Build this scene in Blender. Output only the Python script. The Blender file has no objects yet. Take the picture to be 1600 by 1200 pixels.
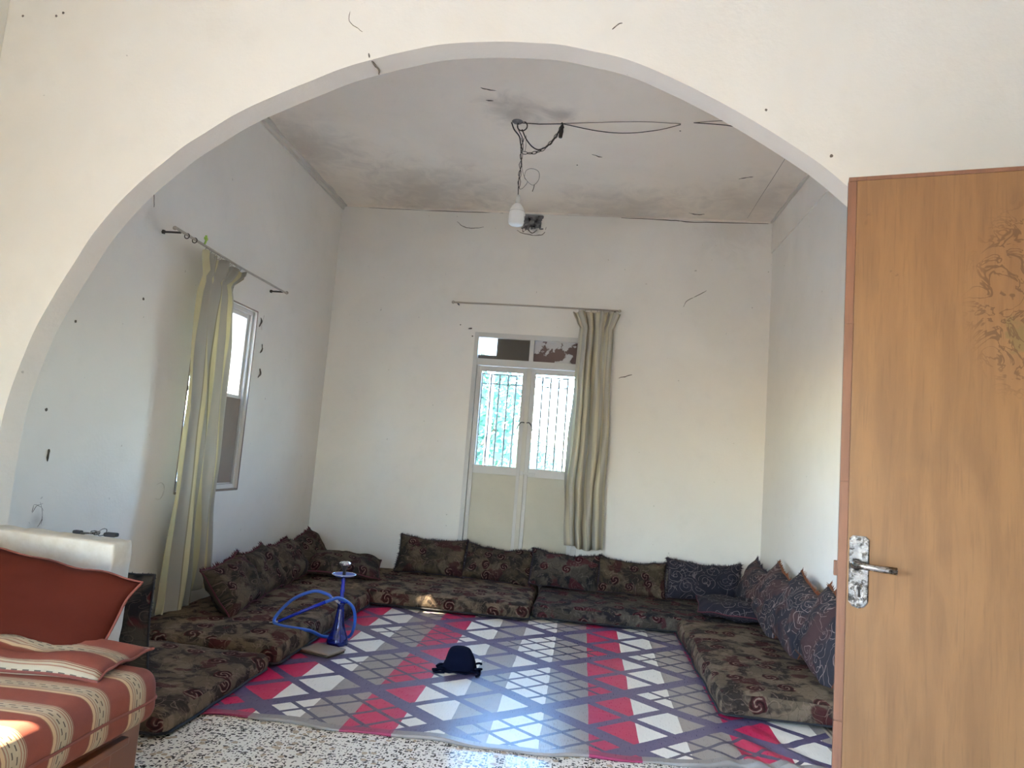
import bpy, math, random
import numpy as np
from mathutils import Vector, Matrix, noise
random.seed(7)
C = bpy.context.scene.collection
SC = bpy.context.scene
PI = math.pi

# ------------------------------------------------------------ camera
def camera():
    cd = bpy.data.cameras.new('camera'); co = bpy.data.objects.new('camera', cd); C.objects.link(co)
    f, p, yaw, roll, zc = 1094.49, .10562, -.10936, .078419, 1.1728
    fw = Vector((math.sin(yaw)*math.cos(p), math.cos(yaw)*math.cos(p), math.sin(p)))
    r0 = Vector((math.cos(yaw), -math.sin(yaw), 0)); u0 = r0.cross(fw)
    r = r0*math.cos(roll)+u0*math.sin(roll); u = -r0*math.sin(roll)+u0*math.cos(roll)
    m = Matrix((r, u, -fw)).transposed().to_4x4(); m.translation = (0, 0, zc)
    co.matrix_world = m
    cd.sensor_width = 36; cd.lens = f*36/1600; cd.clip_start = .02
    SC.camera = co
camera()
# ------------------------------------------------------------ sky, sun, daylight
SUN_DIR = Vector((1.33, .42, -1.38)).normalized()
w = bpy.data.worlds.new('sky'); SC.world = w; w.use_nodes = True
nt = w.node_tree; bg = nt.nodes['Background']
sky = nt.nodes.new('ShaderNodeTexSky'); sky.sky_type = 'NISHITA'; sky.sun_disc = False
sky.sun_elevation = math.asin(-SUN_DIR.z); sky.sun_rotation = math.atan2(-SUN_DIR.x, -SUN_DIR.y)
sky.air_density = 1.0; sky.dust_density = 1.2; sky.ozone_density = 1.6
hs = nt.nodes.new('ShaderNodeHueSaturation'); hs.inputs['Saturation'].default_value = 1.22
nt.links.new(sky.outputs[0], hs.inputs['Color']); nt.links.new(hs.outputs[0], bg.inputs[0]); bg.inputs[1].default_value = 7.5
sd = bpy.data.lights.new('sun', 'SUN'); sd.energy = 88; sd.angle = .009; sd.color = (1, .80, .57)
so = bpy.data.objects.new('sun', sd); C.objects.link(so); so.rotation_euler = SUN_DIR.to_track_quat('-Z', 'Y').to_euler(); so.location = (-6, -2, 8)
def area(name, loc, target, sx, sy, energy, col):
    d = bpy.data.lights.new(name, 'AREA'); d.shape = 'RECTANGLE'; d.size = sx; d.size_y = sy; d.energy = energy; d.color = col
    o = bpy.data.objects.new(name, d); C.objects.link(o); o.location = loc
    o.rotation_euler = (Vector(target)-Vector(loc)).to_track_quat('-Z', 'Y').to_euler()
    return o
area('daylight_rear_window', (-1.25, -2.19, 1.0), (-.6, 2.5, 2.0), .48, 1.7, 14, (1, .90, .75))
def portal(name, loc, target, sx, sy):
    o = area(name, loc, target, sx, sy, 1, (1, 1, 1)); o.data.cycles.is_portal = True
portal('back_door_portal', (-.54, 6.52, 1.66), (-.54, 3, 1.66), 1.02, 1.22)
portal('left_window_portal', (-2.68, 4.455, 1.45), (0, 4.455, 1.45), .78, 1.28)
portal('front_room_opening_portal', (-2.74, -.6, 1.5), (0, -.6, 1.5), 1.4, 1.5)  # at an unseen opening added so the sunlit floor brightens the ceiling
SC.view_settings.view_transform = 'Standard'; SC.view_settings.look = 'None'
SC.view_settings.exposure = .68; SC.view_settings.gamma = 1; SC.view_settings.use_curve_mapping = False
SC.cycles.max_bounces = 12; SC.cycles.diffuse_bounces = 8; SC.cycles.sample_clamp_indirect = 6

# ------------------------------------------------------------ node helpers
class N:
    def __init__(s, name):
        s.m = bpy.data.materials.new(name); s.m.use_nodes = True; s.t = s.m.node_tree
        s.b = s.t.nodes['Principled BSDF']
    def n(s, typ, **k):
        x = s.t.nodes.new('ShaderNode'+typ)
        for a, b in k.items(): setattr(x, a, b)
        return x
    def put(s, sock, v):
        if hasattr(v, 'links'): s.t.links.new(v, sock)
        else:
            if isinstance(v, (tuple, list)) and len(v) == 3 and len(sock.default_value) == 4: v = (*v, 1)
            sock.default_value = v
    def math(s, op, a, b=None, c=None):
        x = s.n('Math', operation=op); s.put(x.inputs[0], a)
        if b is not None: s.put(x.inputs[1], b)
        if c is not None: s.put(x.inputs[2], c)
        return x.outputs[0]
    def mix(s, f, a, b, mode='MIX'):
        x = s.n('Mix', data_type='RGBA', blend_type=mode); s.put(x.inputs[0], f); s.put(x.inputs[6], a); s.put(x.inputs[7], b)
        return x.outputs[2]
    def noise(s, v, scale, detail=3, rough=.5, dist=0):
        x = s.n('TexNoise'); s.put(x.inputs['Vector'], v); x.inputs['Scale'].default_value = scale
        x.inputs['Detail'].default_value = detail; x.inputs['Roughness'].default_value = rough; x.inputs['Distortion'].default_value = dist
        return x.outputs[0]
    def noisec(s, v, scale):
        x = s.n('TexNoise'); s.put(x.inputs['Vector'], v); x.inputs['Scale'].default_value = scale; return x.outputs[1]
    def ramp(s, f, a, b):     # smooth 0..1 between a and b
        x = s.n('MapRange', interpolation_type='SMOOTHSTEP'); s.put(x.inputs[0], f); s.put(x.inputs[1], a); s.put(x.inputs[2], b)
        return x.outputs[0]
    def sep(s, v):
        x = s.n('SeparateXYZ'); s.put(x.inputs[0], v); return x.outputs
    def comb(s, a, b, c=0.):
        x = s.n('CombineXYZ'); s.put(x.inputs[0], a); s.put(x.inputs[1], b); s.put(x.inputs[2], c); return x.outputs[0]
    def vmath(s, op, a, b=None, sc=None):
        x = s.n('VectorMath', operation=op); s.put(x.inputs[0], a)
        if b is not None: s.put(x.inputs[1], b)
        if sc is not None: s.put(x.inputs['Scale'], sc)
        return x.outputs['Value'] if op in ('DISTANCE', 'LENGTH') else x.outputs[0]
    def uv(s): return s.n('TexCoord').outputs['UV']
    def pos(s): return s.n('NewGeometry').outputs['Position']
    def bump(s, h, st=.3, d=.01):
        x = s.n('Bump'); x.inputs['Strength'].default_value = st; x.inputs['Distance'].default_value = d; s.put(x.inputs['Height'], h)
        s.t.links.new(x.outputs[0], s.b.inputs['Normal'])
    def out(s, col, rough=.6, metal=0., spec=None):
        s.put(s.b.inputs['Base Color'], col); s.put(s.b.inputs['Roughness'], rough); s.put(s.b.inputs['Metallic'], metal)
        if spec is not None: s.b.inputs['Specular IOR Level'].default_value = spec
        return s.m
def plain(name, col, rough=.6, metal=0., spec=None, var=.12, scale=9):
    n = N(name); p = n.pos()
    f = n.noise(p, scale, 4)
    c = n.mix(f, tuple(x*(1-var) for x in col), tuple(min(1, x*(1+var)) for x in col))
    n.bump(n.noise(p, scale*8), .08, .002)
    return n.out(c, rough, metal, spec)

# ------------------------------------------------------------ mesh helpers
def world_loc(o):
    v = Vector(o.location)
    while o.parent: o = o.parent; v += Vector(o.location)
    return v
def obj(name, V, F, mat, parent=None, uv=None, smooth=False, base=None, mats=None):
    V = [Vector(v) for v in V]
    if parent is None:
        if base is None:
            xs = [v.x for v in V]; ys = [v.y for v in V]
            base = ((min(xs)+max(xs))/2, (min(ys)+max(ys))/2, min(v.z for v in V))
        org = Vector(base)
    else: org = world_loc(parent)
    me = bpy.data.meshes.new(name); me.from_pydata([v-org for v in V], [], F)
    ul = me.uv_layers.new(name='UVMap')
    if uv is None:
        for p in me.polygons:
            n = p.normal; a = max(range(3), key=lambda i: abs(n[i]))
            for li in p.loop_indices:
                q = V[me.loops[li].vertex_index]
                ul.data[li].uv = (q.y, q.z) if a == 0 else (q.x, q.z) if a == 1 else (q.x, q.y)
    else:
        for l in me.loops: ul.data[l.index].uv = uv[l.vertex_index]
    if smooth:
        for p in me.polygons: p.use_smooth = True
    me.materials.append(mat)
    if mats:
        for m_ in mats[0]: me.materials.append(m_)
        for i, p in enumerate(me.polygons): p.material_index = mats[1][i]
    me.update()
    o = bpy.data.objects.new(name, me); C.objects.link(o)
    if parent is None: o.location = org
    else: o.parent = parent
    return o
def tag(o, label, cat, group=None):
    o['label'] = label; o['category'] = cat
    if group: o['group'] = group
    return o
def thing(name, loc, label, cat, group=None):
    o = bpy.data.objects.new(name, None); C.objects.link(o); o.location = loc; o.empty_display_size = .05
    return tag(o, label, cat, group)
def struct(o, label=None):
    o['kind'] = 'structure'
    if label: o['label'] = label
    return o
class B:
    def __init__(s): s.V = []; s.F = []
    def add(s, V, F):
        k = len(s.V); s.V += [Vector(v) for v in V]; s.F += [tuple(i+k for i in f) for f in F]; return s
    def box(s, x0, x1, y0, y1, z0, z1):
        return s.add([(x, y, z) for x in (x0, x1) for y in (y0, y1) for z in (z0, z1)],
                     [(0, 1, 3, 2), (4, 6, 7, 5), (0, 4, 5, 1), (2, 3, 7, 6), (0, 2, 6, 4), (1, 5, 7, 3)])
    def bbox(s, x0, x1, y0, y1, z0, z1, r=.003):  # chamfered box
        V, F = rbox(x0, x1, y0, y1, z0, z1, r, 1, 1, 1, 1); return s.add(V, F)
    def tube(s, pts, r, n=8, cap=True):
        pts = [Vector(p) for p in pts]; rs = r if isinstance(r, (list, tuple)) else [r]*len(pts)
        k = len(s.V); up = None
        for i, p in enumerate(pts):
            t = (pts[min(i+1, len(pts)-1)]-pts[max(i-1, 0)]).normalized()
            if up is None: up = t.orthogonal().normalized()
            up = (up-t*up.dot(t)).normalized(); sd_ = t.cross(up)
            for j in range(n):
                a = 2*PI*j/n; s.V.append(p+(up*math.cos(a)+sd_*math.sin(a))*rs[i])
        for i in range(len(pts)-1):
            for j in range(n):
                a = k+i*n+j; b = k+i*n+(j+1) % n; s.F.append((a, b, b+n, a+n))
        if cap: s.F.append(tuple(k+j for j in range(n))[::-1]); s.F.append(tuple(k+(len(pts)-1)*n+j for j in range(n)))
        return s
    def lathe(s, prof, c, n=28):
        k = len(s.V)
        for r, z in prof:
            for j in range(n):
                a = 2*PI*j/n; s.V.append(Vector((c[0]+r*math.cos(a), c[1]+r*math.sin(a), c[2]+z)))
        for i in range(len(prof)-1):
            for j in range(n):
                a = k+i*n+j; b = k+i*n+(j+1) % n; s.F.append((a, b, b+n, a+n))
        return s
    def torus(s, c, ax, ay, R, r, n=16, m=6):
        c = Vector(c); ax = Vector(ax).normalized(); ay = Vector(ay).normalized(); az = ax.cross(ay)
        R = R if isinstance(R, tuple) else (R, R); k = len(s.V)
        for i in range(n):
            a = 2*PI*i/n; d = ax*math.cos(a)*R[0]+ay*math.sin(a)*R[1]; dn = d.normalized()
            for j in range(m):
                b = 2*PI*j/m; s.V.append(c+d+dn*math.cos(b)*r+az*math.sin(b)*r)
        for i in range(n):
            for j in range(m):
                s.F.append((k+i*m+j, k+((i+1) % n)*m+j, k+((i+1) % n)*m+(j+1) % m, k+i*m+(j+1) % m))
        return s
    def make(s, name, mat, parent=None, **k): return obj(name, s.V, s.F, mat, parent, **k)
def rbox(x0, x1, y0, y1, z0, z1, r, nx, ny, nz, nr=3):
    """box with rounded edges, subdivided"""
    def axis(a, b, n):
        r_ = min(r, (b-a)/2*.999)
        l = [a+r_*(1-math.cos(PI/2*i/nr)) for i in range(nr)] + [a+r_+(b-a-2*r_)*i/n for i in range(n+1)] + [b-r_*(1-math.cos(PI/2*(nr-1-i)/nr)) for i in range(nr)]
        return l
    X, Y, Z = axis(x0, x1, nx), axis(y0, y1, ny), axis(z0, z1, nz)
    idx = {}; V = []; F = []
    lo = Vector((x0+r, y0+r, z0+r)); hi = Vector((x1-r, y1-r, z1-r))
    def vid(i, j, k):
        key = (i, j, k)
        if key not in idx:
            p = Vector((X[i], Y[j], Z[k])); q = Vector([min(max(p[a], min(lo[a], hi[a])), max(lo[a], hi[a])) for a in range(3)])
            d = p-q
            if d.length > 1e-9: p = q+d.normalized()*r
            idx[key] = len(V); V.append(p)
        return idx[key]
    A, Bn, D = len(X)-1, len(Y)-1, len(Z)-1
    for i in range(A):
        for j in range(Bn):
            F.append((vid(i, j, 0), vid(i, j+1, 0), vid(i+1, j+1, 0), vid(i+1, j, 0)))
            F.append((vid(i, j, D), vid(i+1, j, D), vid(i+1, j+1, D), vid(i, j+1, D)))
    for i in range(A):
        for k in range(D):
            F.append((vid(i, 0, k), vid(i+1, 0, k), vid(i+1, 0, k+1), vid(i, 0, k+1)))
            F.append((vid(i, Bn, k), vid(i, Bn, k+1), vid(i+1, Bn, k+1), vid(i+1, Bn, k)))
    for j in range(Bn):
        for k in range(D):
            F.append((vid(0, j, k), vid(0, j, k+1), vid(0, j+1, k+1), vid(0, j+1, k)))
            F.append((vid(A, j, k), vid(A, j+1, k), vid(A, j+1, k+1), vid(A, j, k+1)))
    return V, F
def catmull(P, n=8):
    P = [Vector(p) for p in P]; out = []
    for i in range(len(P)-1):
        a, b, c, d = P[max(i-1, 0)], P[i], P[i+1], P[min(i+2, len(P)-1)]
        for k in range(n):
            t = k/n; out.append(.5*((2*b)+(c-a)*t+(2*a-5*b+4*c-d)*t*t+(3*b-a-3*c+d)*t**3))
    return out+[P[-1]]

# ------------------------------------------------------------ materials
def wall_mat(name, c1, c2, patch=.5, stains_and_tones=(), seed=0.):
    n = N(name); p = n.vmath('ADD', n.pos(), (seed, seed*.7, seed*.3))
    a = n.noise(p, .9, 4, .55, .4); b = n.noise(p, 7, 5, .6)
    c = n.mix(n.ramp(a, .35, .68), c1, c2)
    c = n.mix(n.math('MULTIPLY', n.ramp(b, .5, .8), .12), c, tuple(x*.72 for x in c1))
    sp = n.noise(p, 26, 2, .5)
    c = n.mix(n.math('MULTIPLY', n.ramp(sp, .76, .80), .45), c, (.2, .18, .16))
    for (q, rad, col, k) in stains_and_tones:
        d = n.vmath('DISTANCE', n.pos(), q)
        wob = n.math('MULTIPLY_ADD', n.noise(n.pos(), 5, 5, .65, 1.), rad*1.3, n.math('SUBTRACT', d, rad*.65))
        f = n.math('MULTIPLY', n.math('SUBTRACT', 1., n.ramp(wob, 0., rad)), k)
        c = n.mix(f, c, col)
    h = n.math('ADD', n.noise(p, 60, 3), n.math('MULTIPLY', n.noise(p, 4, 2), 3.))
    n.bump(h, .22, .004)
    return n.out(c, .75, 0., .25)
M_front = wall_mat('front_plaster', (.62, .595, .535), (.665, .645, .59))  # same paint as inside, darkened in the colour to offset stronger light
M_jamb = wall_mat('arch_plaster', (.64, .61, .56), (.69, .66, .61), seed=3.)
M_inner = wall_mat('inner_plaster', (.77, .745, .70), (.825, .80, .755), seed=5.,
    stains_and_tones=[((-.6, 6.285, 3.34), .13, (.10, .10, .11), .8), ((-2.45, 3.0, .72), .07, (.16, .15, .14), .35), ((1.2, 6.285, 3.45), .5, (.38, .34, .3), .3)])  # last entry is a broad darker tone at the upper right
M_ceil = wall_mat('ceiling_plaster', (.84, .765, .68), (.90, .83, .745), seed=9.,
    stains_and_tones=[((-.62, 4.4, 3.456), .3, (.22, .2, .18), .5), ((-.30, 4.42, 3.456), .14, (.2, .18, .17), .5),
            ((-1.5, 5.9, 3.456), .9, (.32, .28, .25), .45), ((.2, 6.2, 3.456), .8, (.30, .27, .25), .4), ((1.3, 5.8, 3.456), .7, (.32, .28, .25), .35), ((-2.3, 5.0, 3.456), .6, (.32, .28, .25), .4)])  # broad darker tones along the back and left of the ceiling
def ledge_mat():
    n = N('ledge_plaster'); p = n.pos()
    base = n.mix(n.ramp(n.noise(p, 9, 5, .6), .42, .6), (.56, .50, .41), (.62, .57, .49))
    z = n.sep(p)[2]; low = n.math('SUBTRACT', 1., n.ramp(n.math('MULTIPLY_ADD', n.noise(p, 6), .05, z), .66, .70))
    base = n.mix(n.math('MULTIPLY', low, .7), base, (.52, .53, .52))
    sp = n.noise(n.vmath('MULTIPLY', p, (1., 1., 2.)), 5.2, 2, .4)
    base = n.mix(n.ramp(sp, .735, .75), base, (.46, .32, .12))
    n.bump(n.noise(p, 30, 5, .7), .5, .006)
    return n.out(base, .8, 0., .2)
M_ledge = ledge_mat()
def terrazzo():
    n = N('terrazzo'); p = n.pos(); xy = n.sep(p)
    q = n.comb(xy[0], xy[1]); wq = n.vmath('ADD', q, n.vmath('SCALE', n.noisec(q, 40), sc=.012))
    col = n.mix(n.noise(q, 3, 4), (.74, .69, .61), (.84, .79, .71))
    for sc_, st, th, cc in ((40, (1., 1.8, 1.), .27, (.035, .03, .028)), (55, (1.7, 1., 1.), .25, (.06, .045, .035)), (85, (1., 1., 1.), .22, (.12, .1, .08))):
        v = n.n('TexVoronoi', voronoi_dimensions='2D'); n.put(v.inputs['Vector'], n.vmath('MULTIPLY', wq, st)); v.inputs['Scale'].default_value = sc_
        pick = n.math('GREATER_THAN', n.sep(v.outputs['Color'])[0], .60)
        col = n.mix(n.math('MULTIPLY', n.math('LESS_THAN', v.outputs['Distance'], n.math('MULTIPLY', th, n.math('ADD', .6, n.sep(v.outputs['Color'])[1]))), pick), col, cc)
    v = n.n('TexVoronoi', voronoi_dimensions='2D'); n.put(v.inputs['Vector'], wq); v.inputs['Scale'].default_value = 30
    col = n.mix(n.math('MULTIPLY', n.math('LESS_THAN', v.outputs['Distance'], .35), n.math('GREATER_THAN', n.sep(v.outputs['Color'])[2], .86)), col, (.46, .36, .26))
    n.bump(n.noise(q, 3, 3), .05, .01)
    return n.out(col, n.math('MULTIPLY_ADD', n.noise(q, 8), .12, .08), 0., .5)
M_floor = terrazzo(); M_floor.node_tree.nodes['Principled BSDF'].inputs['IOR'].default_value = 1.14

def rug_mat():
    n = N('woven_plastic_rug'); p = n.pos(); s = n.sep(p)
    wob = n.noise(p, 3.0, 2)
    x = n.math('MULTIPLY_ADD', wob, .016, n.math('SUBTRACT', s[0], .008)); y = s[1]
    fib = n.noise(n.comb(n.math('MULTIPLY', s[0], 260.), n.math('MULTIPLY', s[1], 22.)), 1., 2)
    k = n.math('DIVIDE', n.math('ADD', x, 1.33), .2075)          # stripe index
    m3 = n.math('FLOORED_MODULO', n.math('FLOOR', k), 3.)
    # index 0 cream,1 taupe,2 crimson ; stripe 5 is a cream one instead of crimson
    ki = n.math('FLOOR', k)
    cream, taupe, crim = (.90, .86, .76), (.34, .30, .265), (.48, .018, .085)
    def band(lo, hi): return n.math('MULTIPLY', n.math('GREATER_THAN', k, lo), n.math('LESS_THAN', k, hi))
    col = (.255, .225, .20)
    col = n.mix(0., taupe, taupe)
    for lo, hi in ((0., 1.), (3., 4.), (4.87, 5.90), (7.93, 8.94), (11., 12.)): col = n.mix(band(lo, hi), col, cream)
    for lo, hi in ((-3., 0.), (1.95, 3.), (6.9, 7.93), (9.95, 11.)): col = n.mix(band(lo, hi), col, crim)
    X = n.math('DIVIDE', n.math('ADD', s[0], .12), .4125); Y = n.math('DIVIDE', n.math('SUBTRACT', n.math('MULTIPLY_ADD', n.noise(p, 2.2, 2), .02, s[1]), 3.485), .363)
    a = n.math('MULTIPLY', n.math('ADD', X, Y), .5); b = n.math('MULTIPLY', n.math('SUBTRACT', X, Y), .5)
    fa = n.math('FRACT', a); fb = n.math('FRACT', b)
    ja = n.math('MULTIPLY_ADD', n.noise(p, 90, 1), .010, -.005)
    def near(f, t): return n.math('LESS_THAN', n.math('ADD', n.math('PINGPONG', f, .5), ja), t)
    def mx(u, v): return n.math('MAXIMUM', u, v)
    thick = mx(near(fa, .074), near(fb, .074))
    odd = n.math('FLOORED_MODULO', n.math('ADD', n.math('FLOOR', a), n.math('FLOOR', b)), 2.)
    odd = n.math('GREATER_THAN', odd, .5)
    quarter = mx(near(n.math('ADD', fa, .5), .042), near(n.math('ADD', fb, .5), .042))
    f4 = lambda f: n.math('LESS_THAN', n.math('PINGPONG', n.math('MULTIPLY', f, 4.), .5), .078)
    hatch = mx(f4(fa), f4(fb))
    purple = (.10, .082, .165)
    col = n.mix(n.math('MULTIPLY', hatch, odd), col, (.075, .065, .11))
    col = n.mix(n.math('MULTIPLY', quarter, n.math('SUBTRACT', 1., odd)), col, purple)
    col = n.mix(thick, col, purple)
    col = n.mix(n.math('MULTIPLY', n.math('SUBTRACT', 1., fib), .25), col, n.mix(.5, col, (.02, .02, .03)))
    # hem along the near edge and the pale border strip at the right
    v = n.sep(n.uv())[1]
    hem = n.math('LESS_THAN', v, .045)
    hc = n.mix(band(-3., 0.), (.26, .24, .225), (.22, .035, .08)); hc = n.mix(band(1.95, 3.), hc, (.25, .035, .09)); hc = n.mix(band(6.9, 7.93), hc, (.25, .035, .09))
    col = n.mix(hem, col, hc)
    bx = n.math('GREATER_THAN', s[0], 1.215); col = n.mix(bx, col, (.45, .40, .30))
    bl = n.math('LESS_THAN', n.math('ABSOLUTE', n.math('SUBTRACT', s[0], 1.235)), .006); col = n.mix(bl, col, (.12, .09, .07))
    n.bump(n.math('ADD', fib, n.math('MULTIPLY', n.noise(p, 14, 3), 2.)), .3, .0025)
    return n.out(col, n.math('MULTIPLY_ADD', fib, .10, .24), 0., .5)
M_rug = rug_mat(); M_rug.node_tree.nodes['Principled BSDF'].inputs['IOR'].default_value = 1.30

def floral(name, olive, dark, maroon, line, sc=6.2, seed=0., lines=.9, flat=0.):
    n = N(name); uv = n.vmath('ADD', n.uv(), (seed, seed*1.3, 0))
    q = n.vmath('ADD', uv, n.vmath('SCALE', n.noisec(uv, 6), sc=.05))
    c = n.mix(n.ramp(n.noise(q, 9, 3, .55, .6), .42, .56), dark, olive)
    c = n.mix(n.math('MULTIPLY', n.ramp(n.noise(n.vmath('ADD', q, (7, 3, 0)), 6, 3), .53, .60), .8), c, tuple(x*1.6 for x in olive))
    c = n.mix(n.math('MULTIPLY', n.ramp(n.noise(n.vmath('ADD', q, (2, 9, 0)), 7, 2), .58, .64), .8), c, maroon)
    # leaf outlines
    e = n.n('TexVoronoi', voronoi_dimensions='2D', feature='DISTANCE_TO_EDGE'); n.put(e.inputs['Vector'], n.vmath('ADD', uv, n.vmath('SCALE', n.noisec(uv, 11), sc=.09))); e.inputs['Scale'].default_value = 15
    c = n.mix(n.math('MULTIPLY', n.math('SUBTRACT', 1., n.ramp(e.outputs[0], .012, .05)), .3), c, tuple(x*.35 for x in dark))
    cu = n.noise(n.vmath('ADD', q, (4, 4, 0)), 14, 1, .5, 1.2)
    c = n.mix(n.math('MULTIPLY', n.math('SUBTRACT', 1., n.ramp(n.math('ABSOLUTE', n.math('SUBTRACT', cu, .5)), .006, .022)), .45), c, line)
    # swirling roses
    v = n.n('TexVoronoi', voronoi_dimensions='2D'); n.put(v.inputs['Vector'], uv); v.inputs['Scale'].default_value = sc; v.inputs['Randomness'].default_value = .72
    lp = n.sep(n.vmath('SUBTRACT', uv, v.outputs['Position'])); ang = n.math('ARCTAN2', lp[1], lp[0]); d = v.outputs['Distance']
    sw = n.math('SINE', n.math('ADD', n.math('MULTIPLY', ang, 2.), n.math('MULTIPLY_ADD', n.noise(uv, 18, 2), 9., n.math('MULTIPLY', d, 34.))))
    pick = n.math('GREATER_THAN', n.sep(v.outputs['Color'])[0], .42)
    disc = n.math('MULTIPLY', n.math('SUBTRACT', 1., n.ramp(n.math('MULTIPLY_ADD', n.noise(uv, 22, 1), .16, d), .33, .37)), pick)
    rose = n.mix(n.math('MULTIPLY', n.ramp(sw, .6, .85), n.ramp(n.noise(uv, 26, 2), .36, .56)), n.mix(n.ramp(sw, -.8, -.2), tuple(x*.35 for x in maroon), maroon), line)
    c = n.mix(n.math('MULTIPLY', disc, lines), c, rose)
    w = n.noise(n.vmath('MULTIPLY', uv, (1., 1., 1.)), 330, 1)
    c = n.mix(n.math('MULTIPLY', w, .35), c, (.01, .01, .01))
    n.bump(n.math('ADD', w, n.math('MULTIPLY', n.noise(uv, 20, 3), 2.)), .35, .003)
    m = n.out(c, .95, 0., .05); pass
    return m
M_mat = floral('mattress_tapestry', (.112, .086, .060), (.034, .026, .022), (.056, .013, .015), (.22, .16, .125))
M_cush = floral('cushion_tapestry', (.060, .047, .032), (.028, .022, .020), (.038, .011, .015), (.17, .115, .095), sc=7.5, seed=2.3)
M_cushdark = floral('dark_tapestry', (.055, .048, .040), (.020, .018, .022), (.07, .016, .022), (.16, .13, .11), sc=7., seed=6.3)
def scroll(name, base, plum, line, seed=0.):
    n = N(name); uv = n.vmath('ADD', n.uv(), (seed, seed, 0))
    c = n.mix(n.ramp(n.noise(uv, 5, 2), .47, .55), base, plum)
    q = n.vmath('ADD', uv, n.vmath('SCALE', n.noisec(uv, 9), sc=.06))
    v = n.n('TexVoronoi', voronoi_dimensions='2D'); n.put(v.inputs['Vector'], q); v.inputs['Scale'].default_value = 9
    lp = n.sep(n.vmath('SUBTRACT', q, v.outputs['Position'])); ang = n.math('ARCTAN2', lp[1], lp[0])
    sp = n.math('SINE', n.math('ADD', ang, n.math('MULTIPLY', v.outputs['Distance'], 21.)))
    ln = n.math('MULTIPLY', n.ramp(sp, .90, .97), n.math('GREATER_THAN', n.sep(v.outputs['Color'])[1], .35))
    c = n.mix(n.math('MULTIPLY', ln, .85), c, line)
    cu = n.noise(q, 7, 1, .5, 1.5)
    c = n.mix(n.math('MULTIPLY', n.math('SUBTRACT', 1., n.ramp(n.math('ABSOLUTE', n.math('SUBTRACT', cu, .5)), .004, .013)), .8), c, line)
    w = n.noise(uv, 300, 1); c = n.mix(n.math('MULTIPLY', w, .3), c, (.01, .01, .01))
    n.bump(w, .3, .002)
    return n.out(c, .8, 0., .15)
M_scroll = scroll('scroll_tapestry', (.028, .026, .034), (.062, .034, .036), (.26, .20, .19))
M_scrollnavy = scroll('navy_scroll_tapestry', (.016, .015, .024), (.022, .02, .03), (.15, .13, .14), 4.)
M_fr_maroon = plain('maroon_fringe', (.07, .012, .022), .9)
M_fr_dark = plain('dark_fringe', (.022, .015, .024), .9)
M_fr_rust = plain('rust_fringe', (.11, .034, .012), .9)
M_black = plain('black_piping', (.012, .012, .016), .8)
M_olivepipe = plain('olive_piping', (.06, .045, .032), .85)

def curtain_mat(name, cols, freq):
    n = N(name); u = n.sep(n.uv())
    k = n.math('FRACT', n.math('MULTIPLY', u[0], freq))
    c = n.mix(n.ramp(k, .48, .50), cols[0], cols[1])
    c = n.mix(n.ramp(n.math('ABSOLUTE', n.math('SUBTRACT', k, .98)), .03, .02), c, cols[2])
    wv = n.noise(n.vmath('MULTIPLY', n.uv(), (900., 900., 1.)), 1., 1)
    c = n.mix(n.math('MULTIPLY', wv, .15), c, (.2, .18, .12))
    n.bump(wv, .15, .001)
    n.out(c, .8, 0., .2)
    tr = n.n('BsdfTranslucent'); n.put(tr.inputs[0], c); mx = n.n('MixShader'); mx.inputs[0].default_value = .38
    n.t.links.new(n.b.outputs[0], mx.inputs[1]); n.t.links.new(tr.outputs[0], mx.inputs[2])
    n.t.links.new(mx.outputs[0], n.t.nodes['Material Output'].inputs[0])
    return n.m
M_curL = curtain_mat('yellow_striped_curtain', ((.74, .69, .47), (.52, .50, .45), (.36, .33, .24)), 4.)
M_curB = curtain_mat('beige_striped_curtain', ((.66, .63, .56), (.76, .71, .57), (.46, .42, .34)), 7.)

def striped(name):
    n = N(name); uv = n.uv(); s = n.sep(uv)
    k = n.math('FRACT', n.math('DIVIDE', s[0], .155))
    c = (.33, .085, .05)
    c = n.mix(n.noise(uv, 30), (.125, .03, .018), (.16, .042, .026))
    cream = n.mix(n.noise(n.vmath('MULTIPLY', uv, (60., 9., 1.)), 1., 2), (.22, .175, .11), (.36, .30, .205))
    def bnd(a, b): return n.math('MULTIPLY', n.math('GREATER_THAN', k, a), n.math('LESS_THAN', k, b))
    c = n.mix(bnd(.50, 1.), c, cream)
    for a, b, cc in ((.50, .525, (.16, .07, .04)), (.60, .62, (.2, .1, .06)), (.655, .67, (.2, .1, .06)), (.88, .90, (.2, .1, .06)), (.935, .955, (.16, .07, .04)), (.975, .995, (.14, .06, .04)), (.525, .59, (.40, .27, .15))):
        c = n.mix(bnd(a, b), c, cc)
    dash = n.math('MULTIPLY', n.math('MULTIPLY', bnd(.71, .735), n.math('LESS_THAN', n.math('FRACT', n.math('MULTIPLY', s[1], 28.)), .55)), 1.)
    dash2 = n.math('MULTIPLY', bnd(.80, .825), n.math('LESS_THAN', n.math('FRACT', n.math('MULTIPLY_ADD', s[1], 28., .5)), .55))
    c = n.mix(n.math('MAXIMUM', dash, dash2), c, (.07, .055, .04))
    n.bump(n.noise(uv, 260, 1), .3, .0015)
    return n.out(c, .75, 0., .25)
M_stripe = striped('striped_upholstery')
M_rust = plain('rust_cotton', (.052, .0105, .0065), .95, var=.2, scale=5, spec=.04)
M_rustpipe = plain('rust_piping', (.13, .03, .017), .8)

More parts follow.
